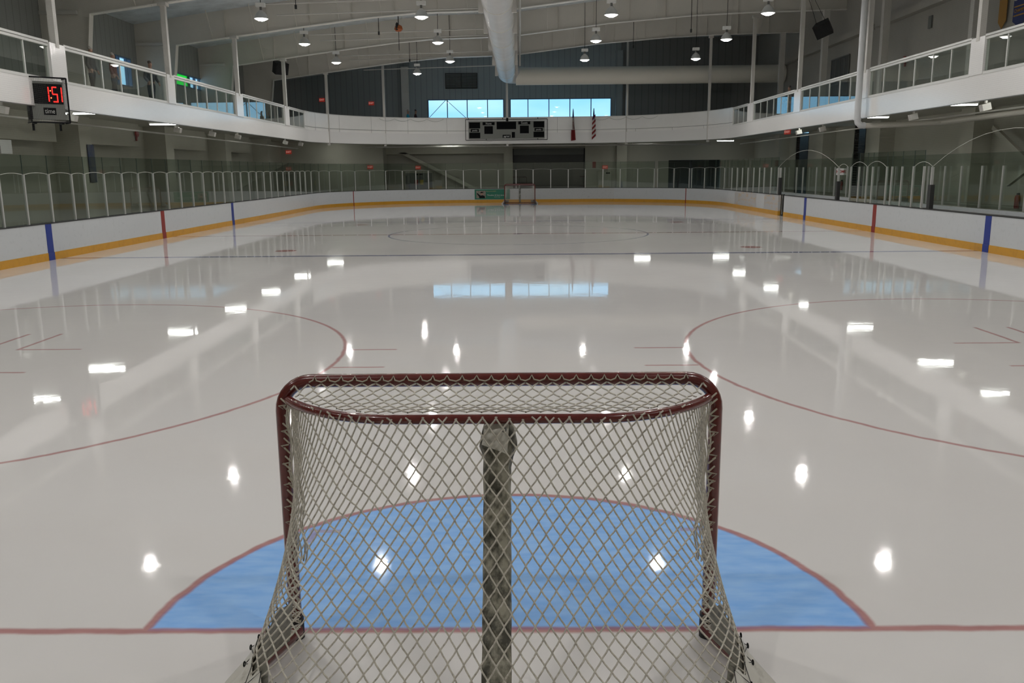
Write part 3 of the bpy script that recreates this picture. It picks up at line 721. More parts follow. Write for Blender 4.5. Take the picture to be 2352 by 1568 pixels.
dup(fl, (8.9, 58.6, 4.15), 'lit strip light under the far balcony right of the flags')
for x_, n_ in ((-13.2, 'left corner'), (-4.8, 'left part, above the stair')):  # added strip lights, hidden by the fascia, to brighten the lower end wall
    dup(fl, (x_, 57.7, 4.2), 'unseen strip light added under the end balcony, '+n_)

# small white flood lights under the fascia
def flood():
    r = thing('flood_light', 'x', 'light fixture', (0, 0, 0), 0, 'white flood lights under the balcony edge')
    MB().box(-.03, .03, -.03, .03, .05, .44).build('bracket', 'white_steel', r)
    MB().prism([(-.13, -.1, -.12), (.1, -.1, -.17), (.15, -.1, .0), (-.08, -.1, .07)], (0, .2, 0)).build('lamp_head', 'white_steel', r)
    return r
fd = None
for i, (x, y) in enumerate([(-12.9, v) for v in (18.3, 21.75, 29.6, 33.35, 36.7, 44.9, 48.3)]+[(13.1, v) for v in (21.1, 25.6, 34.3, 37.5)]):
    j = i if i < 7 else i-7
    lb = 'small white flood light under the %s fascia, %s from the camera' % ('left' if i < 7 else 'right', ORD[j])
    if fd is None: fd = flood(); fd.location = (x, y, 3.88); fd['label'] = lb
    else: dup(fd, (x, y, 3.88), lb, 0 if i < 7 else PI)
# soffit pipes
tag(MB().tube([(-15, 6, 3.98), (-15, 56, 3.76)], .035, 8).build('soffit_pipe', 'white_steel', smooth=True), 'thin white pipe running under the left balcony soffit', 'pipe')
tag(MB().tube([(15, 6, 3.98), (15, 56, 3.80)], .03, 8).build('soffit_pipe', 'white_steel', smooth=True), 'thin white pipe running under the right balcony soffit', 'pipe')
_p = MB().tube([(-11, 58.2, 3.88), (13.5, 58.2, 3.88)], .06, 8)
for x in range(-10, 14, 3): _p.tube([(x, 58.2, 3.88), (x, 58.2, 4.32)], .012, 5)
tag(_p.build('soffit_pipe', 'white_steel', smooth=True), 'white pipe running under the end balcony below the scoreboard', 'pipe')
r = thing('downpipe', 'thick white downpipe on the right with an elbow under the balcony', 'pipe', (12.52, 28.95, 0))
MB().tube([(0, 0, 10.3), (0, 0, 3.95), (.03, 0, 3.82), (.14, 0, 3.72), (.3, 0, 3.7)], .115, 16).build('pipe_shaft', 'pipe', r, smooth=True)
MB().tube([(0, 0, 4.0), (0, 0, 3.9)], .135, 16).build('pipe_collar', 'pipe', r, smooth=True)
MB().tube([(.3, 0, 3.7), (1.1, -.1, 3.72), (2.6, -1.2, 3.75), (2.9, -9, 3.85)], .1, 12).build('pipe_run', 'beam_web', r, smooth=True)

# ------------------------------------------------------------------ dasher boards
def board_run(t0, t1, label, face='board', stripes=(), extra=None):
    root = thing('dasher_board', label, 'rink boards', tuple(BO((t0+t1)/2)[0]), 0, 'white dasher boards round the ice')
    off = root.location.copy()
    def add(name, mname, prof, a, b):
        mb = MB(); sweep(mb, BO, a, b, prof); mb.v = [(x-off.x, y-off.y, z) for x, y, z in mb.v]
        return mb.build(name, mname, root, smooth=True)
    add('white_panel', face, rect(0, .12, .2, .945), t0, t1)
    add('kick_plate', 'kick', rect(-.012, .12, 0, .2), t0, t1)
    add('cap_rail', 'dark', rect(-.01, .24, .945, .972), t0, t1)
    for nm, tc_, w in stripes:
        add('stripe', 'stripe_'+nm, [(-.016, .002), (-.002, .002), (-.002, .944), (-.004, .944), (-.004, .2), (-.016, .2)], tc_-w/2, tc_+w/2)
        add('stripe_foot', 'stripe_'+nm, rect(-.018, -.004, .002, .203), tc_-w/2, tc_+w/2)
    return root
board_run(0, 16.0, 'near left white boards with yellow kick plate, before the blue stripe')
board_run(16.0, 23.2, 'left white boards carrying the near blue stripe', stripes=(('blue', 16.69, .30),))
board_run(23.2, 27.7, 'left white boards carrying the red stripe', stripes=(('red', 24.03, .30),))
board_run(27.7, 44.0, 'left white boards carrying the far thin blue stripe', stripes=(('blue', 31.38, .30),))
board_run(44.0, 51.24, 'white boards curving round the far left corner')
board_run(51.24, 60.5, 'white end boards left of the green advertisement, from the thin red stripe', stripes=(('red', 51.3, .07),))
board_run(60.5, 69.92, 'scuffed grey end boards behind the far goal and green advertisement', 'board_scuffed')
board_run(69.92, 75.5, 'white end boards right of the far goal, up to the thin red stripe', stripes=(('red', 75.46, .07),))
board_run(75.5, 82.93, 'white boards curving round the far right corner')
board_run(82.93, 87.46, 'tan stained patched board panel in the far right corner', 'board_stained')
board_run(87.46, 88.92, 'narrow clean white board panel between two tan stained panels')
board_run(88.92, 91.3, 'tan stained patched board panel beside the open gate', 'board_stained')
board_run(92.18, 98.3, 'right white boards carrying the far blue stripe, beside the open gate', stripes=(('blue', 95.22, .30),))
board_run(98.3, 108.5, 'right white boards carrying the red stripe', stripes=(('red', 102.54, .30),))
board_run(108.5, BO.T, 'near right white boards carrying the near blue stripe', stripes=(('blue', 109.85, .30),))
# open gate
r = thing('rink_gate', 'open gate in the right boards, grey inner side showing', 'gate', (12.25, 37.1, 0))
MB().box(.18, .26, -.55, .55, .05, .95).build('gate_panel', 'wall_grey', r)
MB().box(.02, .1, -.42, -.36, 0, 1.0).build('gate_jamb', 'dark', r); MB().box(.02, .1, .40, .46, 0, 1.0).build('gate_jamb', 'alu', r)
MB().box(.1, .16, -.1, -.06, .3, .8).build('latch_bar', 'dark', r)

# glass on the boards: posts and panes
POSTS = [14.85, 15.9, 17.07, 18.24, 18.97, 20.14, 21.31, 22.48, 23.65, 24.81, 25.97, 27.14, 28.31, 29.48, 30.65, 31.79, 32.96, 34.14, 35.28, 36.48, 37.62, 38.79, 39.96, 41.13, 42.31, 43.48, 44.68,
         46.11, 47.63, 48.99, 50.29, 51.55, 52.78, 54.02, 55.26, 56.21, 57.09, 58.3, 59.5, 60.7, 61.91, 63.14, 64.32, 65.54, 66.75, 67.92, 69.13, 70.33, 71.57, 72.8, 73.05, 74.35, 75.68, 75.9, 77.2, 78.53,
         80.02, 81.83, 83.06, 84.2, 85.37, 86.54, 87.65, 88.54, 89.71, 90.91, None, 100.0, 100.79, 101.52, 102.0, 103.17, 103.58, 104.34, 105.16, 105.86]
def where(t):
    if t < 45: return 'left boards', 'the near left end'
    if t < 55.5: return 'far left corner boards', 'the left straight'
    if t < 71: return 'end boards', 'the left corner'
    if t < 92: return 'far right corner boards', 'the end boards'
    return 'right boards beside the benches', 'the far end'
cnt = {}
pt_mesh = pn = None
def local(mb, o): mb.v = [(x-o.x, y-o.y, z-o.z) for x, y, z in mb.v]; return mb
prev = None
for t in POSTS:
    if t is None: prev = None; continue
    w, frm = where(t); cnt[w] = cnt.get(w, 0)+1
    p, n = BO(t, .06); ang = math.atan2(n.y, n.x)
    if pt_mesh is None:
        o = MB().box(-.03, .03, -.026, .026, .972, 2.22).build('glass_post', 'alu'); pt_mesh = o.data
    else: o = bpy.data.objects.new('glass_post', pt_mesh); COL.objects.link(o)
    o.location = (p.x, p.y, 0); o.rotation_euler = (0, 0, ang)
    tag(o, 'slim aluminium post on the %s, %s from %s' % (w, ORD[cnt[w]-1], frm), 'post', 'aluminium glass posts')
    if prev is not None and t-prev > .3:
        cen = BO((t+prev)/2, .06)[0]; root = thing('glass_shield', 'clear glass shield just before the %s post on the %s' % (ORD[cnt[w]-1], w), 'glass shield', tuple(cen), 0, 'clear panes above the boards')
        local(sweep(MB(), BO, prev+.012, t-.012, rect(.054, .066, .972, 2.70)), cen).build('pane', 'glass', root)
        e = BO(t-.006, .06)[0]; MB().obox((e.x-cen.x-.008, e.y-cen.y-.008, 2.2), (.016, 0, 0), (0, .016, 0), (0, 0, .5)).build('edge_seal', 'pane_edge', root)
    prev = t
# left run: panes nearer the camera than the first post in view
for i, (a, b) in enumerate(((11.3, 12.5), (12.5, 13.65), (13.65, 14.85))):
    cen = BO((a+b)/2, .06)[0]; root = thing('glass_shield', 'clear glass shield on the near left boards, %s outside the picture edge' % ('third', 'second', 'first')[i], 'glass', tuple(cen), 0, 'clear panes above the boards')
    local(sweep(MB(), BO, a+.012, b-.012, rect(.054, .066, .972, 2.70)), cen).build('pane', 'glass', root)
# black padded posts at the bench openings
for t, z0, z1, lb in ((91.25, .97, 1.75, 'black padded post beside the open gate'), (98.75, .97, 1.68, 'black padded post beside the red HOME sign'), (106.4, .97, 1.68, 'black padded post at the near bench opening')):
    p, n = BO(t, .06); r = thing('padded_post', lb, 'post', (p.x, p.y, 0), 0, 'black padded posts')
    MB().box(-.035, .035, -.03, .03, z0, 2.2).build('post_shaft', 'alu', r); MB().box(-.06, .06, -.09, .09, z0, z1).build('pad', 'dark', r)
# bench enclosure behind the right openings
pp = None; k = 0
for y in (44.0, 42.2, 40.17, 39.2, 37.24, 36.07, 34.85, 33.4, 31.6, 30.2, 28.6, 27.2, 26.0, 24.86, 23.78, 22.56, 21.41, 20.2, 19.0):
    o = bpy.data.objects.new('glass_post', pt_mesh); COL.objects.link(o); o.location = (13.95, y, 0)
    tag(o, 'slim aluminium post behind the right benches, %s from the far end' % ORD[k], 'post', 'aluminium posts behind the benches')
    if pp:
        root = thing('glass_shield', 'glass shield behind the right benches, %s from the far end' % ORD[k-1], 'glass shield', (13.95, (y+pp)/2, 0), 0, 'panes behind the benches')
        hh = abs(pp-y)/2-.012
        MB().box(-.006, .006, -hh, hh, .972, 2.6).build('pane', 'glass', root)
    pp = y; k += 1
tag(MB().box(13.88, 14.02, 18.5, 44.5, 0, .95).build('bench_wall', 'board'), 'low white wall behind the right player benches', 'wall')
r = thing('player_bench', 'long bench behind the right boards', 'bench', (13.3, 33, 0))
MB().box(-.2, .2, -12, 11, .42, .47).build('seat', 'alu_dark', r)
for y in (-11, -5.5, 0, 5.5, 10.5): MB().box(-.15, .15, y-.03, y+.03, 0, .42).build('leg', 'alu_dark', r)
tag(MB().box(12.45, 12.75, 19.0, 28.3, .93, .955).build('bench_shelf', 'alu'), 'grey shelf along the near right bench opening', 'shelf')
tag(MB().box(12.45, 12.75, 30.9, 36.3, .93, .955).build('bench_shelf', 'alu'), 'grey shelf along the far right bench opening', 'shelf')
r = thing('home_sign', 'small white sign with red HOME letters on the bench glass', 'sign', (13.86, 33.9, 2.02), PI/2-.5)
MB().box(-.015, .0, -.2, .2, -.14, .14).build('sign_plate', 'sign_white', r)
text('HOME', .17, (-.018, 0, 0), (PI/2, 0, -PI/2), 'red_paint', r, bold=.004, sx=.8)

# ------------------------------------------------------------------ protective netting above the glass
def safety_net(t0, t1, z1f, label, knots, hump):
    root = thing('safety_net', label, 'net', (0, 0, 0), 0, 'fine protective nets above the boards')
    me = MB(); ts = []
    t = t0
    while t < t1: ts.append(t); t += .5
    ts.append(t1)
    me.grid([[BO(t, .06)[0]+Vector((0, 0, 2.3)) for t in ts], [BO(t, .06)[0]+Vector((0, 0, z1f(BO(t)[0].x))) for t in ts]])
    o = me.build('netting', 'safety_net', root)
    uvl = o.data.uv_layers.new(name='UVMap')
    nn = len(ts)
    for li, lp in enumerate(o.data.loops):
        vi = lp.vertex_index; v = o.data.vertices[vi].co; uvl.data[li].uv = (ts[vi % nn], v.z)
    for a, b in knots:
        d = b-a; h = hump(d); n = 12
        MB().tube([BO(a+d*i/n, .05)[0]+Vector((0, 0, 2.21+h*(1-(2*i/n-1)**2))) for i in range(n+1)], .0055, 5).build('hem_cord', 'cord', root, smooth=True)
    return root
kl = [(a, b) for a, b in zip(POSTS, POSTS[1:]) if a and b and b-a > .3]
hump = lambda d: .045*d
safety_net(8.0, 46.0, lambda x: bz(x)-.05, 'fine pale safety net hanging above the left boards', [k_ for k_ in kl if k_[1] < 46.2], hump)
safety_net(46.0, 80.6, lambda x: 3.85, 'fine pale safety net across the far end below the parapet', [k_ for k_ in kl if 46 < k_[0] < 80], hump)
safety_net(80.6, 117, lambda x: bz(x)-.05, 'fine pale safety net hanging above the right boards', [(90.91, 98.75), (98.75, 99.7), (100.0, 101.52), (101.52, 103.1), (105.2, 106.4), (106.4, 114.6)],
           lambda d: {7: .72, 8: .92}.get(int(d), .12*d))
# swagged cords along the end parapet
for (a, b, n), nm in (((54.2, 58.8, 4), 'left of the scoreboard'), ((69.0, 73.6, 4), 'right of the flags')):
    pts = []
    for i in range(n*8+1):
        u = i/(n*8); q = (u*n) % 1.0
        pts.append(ME(a+(b-a)*u, -.07)[0]+Vector((0, 0, 5.66-.16*(1-(2*q-1)**2))))
    tag(MB().tube(pts, .008, 5).build('swag_cord', 'galv'), 'thin grey cord hanging in scallops on the end parapet, '+nm, 'cord')

# ------------------------------------------------------------------ hockey goal
def poly_eval(P):
    d = [0]
    for a, b in zip(P, P[1:]): d.append(d[-1]+(Vector(b)-Vector(a)).length)
    T = d[-1]
    def f(s):
        q = (s+1)/2*T
        for i in range(len(P)-1):
            if q <= d[i+1] or i == len(P)-2:
                w = (q-d[i])/(d[i+1]-d[i]) if d[i+1] > d[i] else 0
                return Vector(P[i]).lerp(Vector(P[i+1]), min(max(w, 0), 1))
    return f
def smooth_pts(P, n=2):
    for _ in range(n):
        Q = [P[0]]
        for a, b in zip(P, P[1:]):
            a, b = Vector(a), Vector(b); Q += [a.lerp(b, .25), a.lerp(b, .75)]
        Q.append(P[-1]); P = Q
    return [Vector(p) for p in P]
def rear(x): 
    a = abs(x)
    return -.33 if a <= .42 else -.33*max(0, 1-((a-.42)/.54)**2.0)**.85
ZT = 1.205
def make_goal(loc, label, rz=0):
    root = thing('hockey_goal', label, 'hockey goal', loc, rz)
    hw, H, rad, cr = 1.0, 1.287, .031, .14
    P = [(-hw, 0, .0), (-hw, 0, H-cr)]+[(-hw+cr-cr*math.cos(a), 0, H-cr+cr*math.sin(a)) for a in [PI/2*i/8 for i in range(1, 9)]]
    P += [(-x, y, z) for x, y, z in reversed(P)]
    MB().tube(P, rad, 14).build('goal_frame', 'red_frame', root, smooth=True)
    top = [(x/40*.955, rear(x/40*.955)-.03, ZT) for x in range(-40, 41)]
    MB().tube(top, .021, 12).build('rear_top_bar', 'red_frame', root, smooth=True)
    half = [(-.985, -.02, .05), (-1.02, -.12, .045), (-1.085, -.3, .045), (-1.125, -.55, .045), (-1.11, -.8, .045), (-.9, -1.0, .045), (-.5, -1.05, .045)]
    B = half+[(-x, y, z) for x, y, z in reversed(half)]
    Bs = smooth_pts(B, 3)
    MB().tube(Bs, .03, 10).build('base_frame', 'red_frame', root, smooth=True)
    for s in (-1, 1):
        MB().tube([(s*hw, 0, 0), (s*hw, 0, .12)], .04, 12).build('post_foot', 'dark', root, smooth=True)
    # netting of the back and sides: diamonds hung from the rear bar to the base frame
    Tf = poly_eval([(x*.985, y, 0) for x, y, z in top]); Bf = poly_eval([Vector((p.x*.985, p.y*.985, 0)) for p in Bs])
    NC, NR, k = 46, 14.6, .74
    W, Ht = 2/NC, 1/NR
    def surf(q, t):
        a = Tf(max(-1, min(1, q*(1.22-.22*q*q)))); b = Bf(max(-1, min(1, q*(.80+.20*q*q))))
        p = a.lerp(b, max(t, 0)**1.65)
        z = ZT+.018+(.05-ZT-.018)*t
        return Vector((p.x, p.y-.024*max(0, 1-t*3)-.006, z))
    rnd = random.Random(3); mb = MB(); jit = {}
    for fam in (1, -1):
        for i in range(-NC*2-20, NC*3+20):
            q0 = -1+i*W/1.0
            pl_ = []; cur = []
            steps = int(1.95/Ht*4)
            for j in range(steps+1):
                tl = -.93+j*Ht/4
                ph = (tl/(Ht/2))
                q = q0+fam*ph*W/2-fam*.022*W*math.sin(2*PI*ph)
                if abs(q) > 1.0:
                    if len(cur) > 1: pl_.append(cur)
                    cur = []; continue
                t = tl+k*q*q*(1-max(0, min(1, tl))**1.6)
                t += .006*math.sin(q*9+1)+.004*math.sin(q*23+tl*11)
                if -.005 <= t <= 1.0: cur.append(surf(q, max(t, 0)))
                else:
                    if len(cur) > 1: pl_.append(cur)
                    cur = []
            if len(cur) > 1: pl_.append(cur)
            for c in pl_: mb.tube(c, .0037, 5, caps=False)
    mb.build('back_netting', 'twine', root, smooth=True)
    # roof netting between crossbar and rear bar
    mb = MB(); dx, dy = .062, .042
    for fam in (1, -1):
        for i in range(-30, 31):
            cur = []
            for j in range(0, 40):
                y = -.02-j*dy/4; x = i*dx+fam*(j/4)*dx/2*1.0-fam*.06*dx*math.sin(PI*j/2)
                if abs(x) > .97 or y < rear(x)-.035:
                    if len(cur) > 1: mb.tube(cur, .0037, 5, caps=False)
                    cur = []; continue
                u = max(0, min(1, (-.02-y)/max(.05, -.02-rear(x))))
                cur.append(Vector((x, y, H-.005+(ZT+.033-H)*u-.03*math.sin(PI*u)*(.6+.4*math.cos(x*3)))))
            if len(cur) > 1: mb.tube(cur, .0037, 5, caps=False)
    mb.build('roof_netting', 'twine', root, smooth=True)
    # lacing along crossbar and posts, with frayed ends
    mb = MB(); x = -.86; cr_ = []
    while x < .86:
        st = .05+rnd.random()*.025
        cr_ += [(x, -.037, H+.002), (x+st*.3, -.036, H+.010), (x+st*.45, -.026, H+.026), (x+st*.6, -.036, H+.008)]; x += st
    mb.tube(cr_, .0034, 5); mb.build('crossbar_lacing', 'twine_frayed', root, smooth=True)
    for s in (-1, 1):
        z = .1; mb = MB()
        while z < H-.08:
            a = rnd.random()*.02
            mb.tube([(s*(hw-.028), -.018, z), (s*(hw-.04), -.05-a, z+.012), (s*(hw-.02+a), -.038, z+.03)], .0042, 5)
            if rnd.random() < .55:
                b = rnd.random()
                mb.tube([(s*(hw-.03), -.042, z), (s*(hw-.012+.012*b), -.055-.02*b, z+.012*(b-.5)), (s*(hw+.012*b-.03), -.06, z-.02*b)], [.004, .0035, .0015], 4)
            z += .028+rnd.random()*.02
        mb.build('post_lacing', 'twine_frayed', root, smooth=True)
    for s in (-1, 1):        # bunched side cords beside each post
        mb = MB()
        for c in range(5):
            ph = rnd.random()*6
            mb.tube([(s*(hw-.036-.012*c+.008*math.sin(z*21+ph)), -.045-.012*(c % 3),   .42+.77*z) for z in [i/26 for i in range(27)]], .004, 5, caps=False)
        mb.build('side_cords', 'twine', root, smooth=True)
    # padded centre post
    prof = []
    for i in range(25):
        t = i/24; z = 1.165+(.06-1.165)*t; y = -.345-.66*t**1.65*.98
        w = .059*(1+.02*math.sin(i*1.7)) * (1.2 if i == 1 else 1.38 if i == 2 else 1.1 if i == 3 else 1)
        prof.append((Vector((.0 if i > 3 else .006, y+.065, z)), w))
    mb = MB(); R_ = []
    for c, w in prof:
        R_.append([c+Vector((w*a, w*.75*b, 0)) for a, b in ((-1, -.55), (-.8, -.95), (.1, -1.05), (.75, -1), (1, -.5), (1, .6), (.7, 1), (-.7, 1), (-1, .6), (-1, -.55))])
    mb.grid(R_); mb.build('centre_post_pad', 'pad', root, smooth=True)
    mb = MB(); mb.prism([(-.062, -.36, 1.10), (.045, -.365, 1.06), (.055, -.335, 1.205), (.005, -.325, 1.20), (-.05, -.34, 1.175)], (0, -.022, 0)); fl_ = mb.build('pad_flap', 'skirt', root)
    MB().lathe([(.006, 0), (.011, 0), (.011, .004), (.006, .004)], n=10).build('grommet', 'alu_dark', fl_).matrix_local = Matrix.Translation((.032, -.382, 1.165)) @ Matrix.Rotation(PI/2, 4, 'X')
    # vinyl skirts on the lower sides, laced to the net
    for s in (-1, 1):
        mb = MB(); n = 60; rows_ = [[], [], [], []]; lc = []
        for i in range(n+1):
            u = i/n; q = s*(.865-.40*u); wv = math.sin(u*PI*11+.6)
            p = surf(q, 1.0); e = surf(q-s*.01, 1.0)-surf(q+s*.01, 1.0); nn = Vector((e.y, -e.x, 0)).normalized()
            if nn.dot(Vector((p.x, p.y+.5, 0))) < 0: nn = -nn
            ls = min(1, .12+u*4); tt = .845-.018*wv
            a_, b_ = surf(q, tt+.05), surf(q, tt)
            rows_[0].append(Vector((p.x, p.y, .006))+nn*.115*ls); rows_[1].append(Vector((p.x, p.y, .05))+nn*(.108+.006*math.sin(u*37))*ls)
            rows_[2].append(a_+nn*.022); rows_[3].append(b_+nn*(.006+.004*wv))
        sk = mb.grid(rows_).build('skirt', 'skirt', root, smooth=True)
        for i in range(4, n, 9):
            p = rows_[2][i]; c = p.lerp(rows_[3][i], .45)+Vector((s*.004, 0, .004))
            MB().tube([c+Vector((s*.004, .010*math.cos(a), .010*math.sin(a))) for a in [2*PI*j/8 for j in range(8)]], .0028, 5, closed=True).build('eyelet', 'black', sk)
            lc += [c+Vector((s*.003, 0, 0)), rows_[3][min(n, i+4)]+Vector((-s*.006, 0, .004))]
        mb = MB(); mb.tube(lc, .0018, 5); mb.build('lace', 'dark', sk)
        mb = MB(); n = 16; rr_ = [[], [], []]
        for i in range(n+1):
            q = s*(.955-.37*i/n)
            for r_, tt in zip(rr_, (.99, .88, .80+.02*math.sin(i*1.3)+.04*(i/n))):
                v = surf(q, tt); r_.append(Vector((v.x*.985, v.y+.016*(i/n), v.z)))
        mb.grid(rr_).build('inner_canvas', 'skirt_in', root, smooth=True)
    return root
G = make_goal((-.03, -.06, 0), 'near red hockey goal seen from behind, white diamond net in front of the blue crease')
g2 = dup(G, (.06, 53.72, 0), 'far small red hockey goal at the opposite end, in front of the grey boards', PI)

# ------------------------------------------------------------------ advertisement on the end boards
r = thing('advert_panel', 'green advertisement panel with a photograph on the end boards', 'advert', (-1.85, 56.69, .57))
MB().box(-1.22, 1.22, -.012, .0, -.34, .345).build('panel', 'ad_green', r)
ph = MB().box(-1.11, -.46, -.018, -.012, -.26, .25).build('photo', 'ad_photo', r)
mb = MB(); mb.prism([(-.9, -.022, -.26), (-.5, -.022, -.26), (-.52, -.022, -.12), (-.66, -.022, -.06), (-.82, -.022, -.08), (-1.04, -.022, .1), (-1.06, -.022, .04), (-.92, -.022, -.16)], (0, .004, 0)); mb.build('photo_figure', 'black', ph)
mb = MB(); mb.prism([(-.72+.075*math.cos(a), -.024, .03+.095*math.sin(a)) for a in [2*PI*i/14 for i in range(14)]], (0, .004, 0)); mb.build('photo_face', 'skin', ph)
mb = MB(); mb.prism([(-.73+.095*math.cos(a), -.026, .09+.09*math.sin(a)) for a in [PI*i/10 for i in range(11)]], (0, .004, 0)); mb.build('photo_hat', 'black', ph)
text('Reserve the NIGHT', .085, (-.42, -.02, .21), FACE, 'ad_yellow', r, align='LEFT', name='heading_lettering')
text('Thrasher & Sons Jewelry', .135, (-.36, -.02, -.06), FACE, 'sign_white', r, align='LEFT', name='name_lettering')
text('member of ags', .07, (.12, -.02, -.18), FACE, 'sign_white', r, align='LEFT', name='footer_lettering')

# ------------------------------------------------------------------ scoreboard on the end fascia
r = thing('scoreboard', 'long grey scoreboard with black displays on the end parapet', 'scoreboard', (-.82, 56.86, 4.92))
MB().box(-2.6, 2.6, -.12, .06, -.6, .56).build('cabinet', 'score_grey', r)
mb = MB(); q = [(-2.79, -.22, -.69), (2.79, -.22, -.69), (2.79, -.22, .69), (-2.79, -.22, .69)]
for a, b in zip(q, q[1:]+q[:1]): mb.tube([a, b], .022, 6)
for x in (-2.6, -.25, 2.15): mb.tube([(x, -.22, .69), (x, 0, .80)], .02, 6)
for x in (-1.4, 2.15): mb.tube([(x, -.22, -.69), (x, 0, -.58)], .02, 6)
mb.build('cage_frame', 'black', r)
def disp(x0, x1, z0, z1): return MB().box(x0, x1, -.132, -.12, z0, z1).build('display', 'blackscreen', r)
for x0, x1, z0, z1 in ((-2.55, -1.8, .1, .5), (-2.55, -1.8, -.55, -.18), (1.85, 2.6-.02, .13, .53), (1.85, 2.58, -.52, -.15), (-.67, .66, .03, .53), (-1.52, -.93, -.27, .24), (.92, 1.53, -.25, .26), (.36, .58, -.54, -.16)): disp(x0, x1, z0, z1)
for s, x, z, w, sz in (('Home', -1.22, .41, .41, .2), ('Guests', 1.22, .44, .41, .2), ('penalty', -2.17, -.04, .28, .16), ('penalty', 2.2, -.01, .28, .16), ('period', 0, -.44, .27, .19)):
    pl2 = MB().box(x-w, x+w, -.132, -.12, z-.1, z+.1).build('name_plate', 'blackscreen', r)
    text(s, sz, (x, -.136, z), FACE, 'sign_white', pl2, sx=.8)
MB().box(-.13, -.06, -.15, -.12, -.53, -.46).build('horn', 'sign_white', r)

# caged game clock by the left balcony
ca = math.radians(48); nrm = Vector((math.cos(ca), -math.sin(ca), 0)); rgt = Vector((math.sin(ca), math.cos(ca), 0))
r = thing('game_clock', 'caged clock with red digits 1:51 hanging at the left balcony', 'clock', (-12.36, 19.5, 4.14), PI/2-ca)
MB().box(-.40, .40, -.03, .16, -.50, .47).build('cabinet', 'score_grey', r)
MB().box(-.37, .37, -.04, -.03, -.10, .41).build('display', 'blackscreen', r)
mb = MB()
for x in (.03, .345): mb.box(x-.012, x+.012, -.05, -.04, -.04, .135).box(x-.012, x+.012, -.05, -.04, .15, .33)
for x0, x1, z0, z1 in ((.125, .23, .315, .345), (.115, .14, .16, .33), (.125, .245, .135, .165), (.225, .25, -.03, .15), (.13, .25, -.055, -.025)): mb.box(x0, x1, -.05, -.04, z0, z1)
mb.build('digits', 'digit', r)
MB().box(.068, .098, -.05, -.04, .04, .07).box(.062, .092, -.05, -.04, .22, .25).build('colon', 'digit_dot', r)
pl3 = MB().box(-.13, .17, -.045, -.03, -.38, -.2).build('name_plate', 'blackscreen', r); text('time', .17, (.02, -.05, -.29), FACE, 'sign_white', pl3, sx=.8)
mb = MB(); q = [(-.46, -.14, -.58), (.46, -.14, -.58), (.46, -.14, .56), (-.46, -.14, .56)]
for a, b in zip(q, q[1:]+q[:1]): mb.tube([a, b], .022, 6)
for a in q: mb.tube([a, (a[0], .25, a[2])], .018, 6)
mb.build('cage_frame', 'black', r)
mb = MB()
for i in range(1, 24): x = -.46+.92*i/24; mb.box(x-.0014, x+.0014, -.141, -.138, -.58, .56)
for i in range(1, 30): z = -.58+1.14*i/30; mb.box(-.46, .46, -.141, -.138, z-.0014, z+.0014)
for sx in (-.46, .46):
    for i in range(1, 11): y = -.14+.39*i/11; mb.box(sx-.002, sx+.002, y-.002, y+.002, -.58, .56)
    for i in range(1, 30): z = -.58+1.14*i/30; mb.box(sx-.002, sx+.002, -.14, .25, z-.002, z+.002)
mb.build('wire_mesh', 'dark', r)
MB().box(-.44, -.41, -.1, .25, -.5, .5).build('side_guard', 'black', r)
for x in (-.36, .3): MB().bar((x, .2, -.60), (x, -.1, -.60), .05, .04).bar((x, .2, -.60), (x, .2, -.78), .05, .05).build('bracket_arm', 'black', r)

# ------------------------------------------------------------------ flags
def flag(x, label, stripes):
    r = thing('flag', label, 'flag', (x, 56.7, 5.2), 0)
    MB().tube([(0, .2, .45), (0, -.35, 1.05)], .014, 8).build('flag_pole', 'flag_blue', r)
    cols = ['flag_blue', 'flag_white', 'flag_red']
    def fold(z0, z1, w0, w1, m_, skew=0.0, nm='cloth'):
        P = []
        for i in range(9):
            u = i/8; z = z0+(z1-z0)*u; w = w0+(w1-w0)*u
            P.append([Vector((-.5*w+w*j/10+skew*u, -.3+.05*math.sin(j*1.9+u*2), z+.05*(j/10-.5)*(1 if u > .8 else 0))) for j in range(11)])
        return MB().grid(P).build(nm, m_, r, smooth=True)
    return r, fold
r, fold = flag(3.72, 'limp blue, white and red flag right of the scoreboard', 0)
fold(1.0, .45, .05, .12, 'flag_blue', nm='blue_band'); fold(.45, -.35, .12, .2, 'flag_white', .03, nm='white_band'); fold(.18, -.3, .06, .09, 'flag_red', .05, nm='emblem'); fold(-.35, -1.05, .26, .32, 'flag_red', .02, nm='red_band')
r, fold = flag(5.12, 'limp red and white striped flag with blue top, right of the first flag', 0)
fold(1.05, .3, .05, .15, 'flag_blue', nm='blue_canton')
for i in range(9):
    P = []; z0 = .42-i*.16
    for k2 in range(6):
        u = k2/5; P.append([Vector((-.11-.02*i/9+(.22+.06*i/9)*u, -.3+.03*math.sin(u*9+j), z0-.16*j+.26*u)) for j in (0, 1)])
    MB().grid(P).build('stripe', 'flag_red' if i % 2 == 0 else 'flag_white', r)

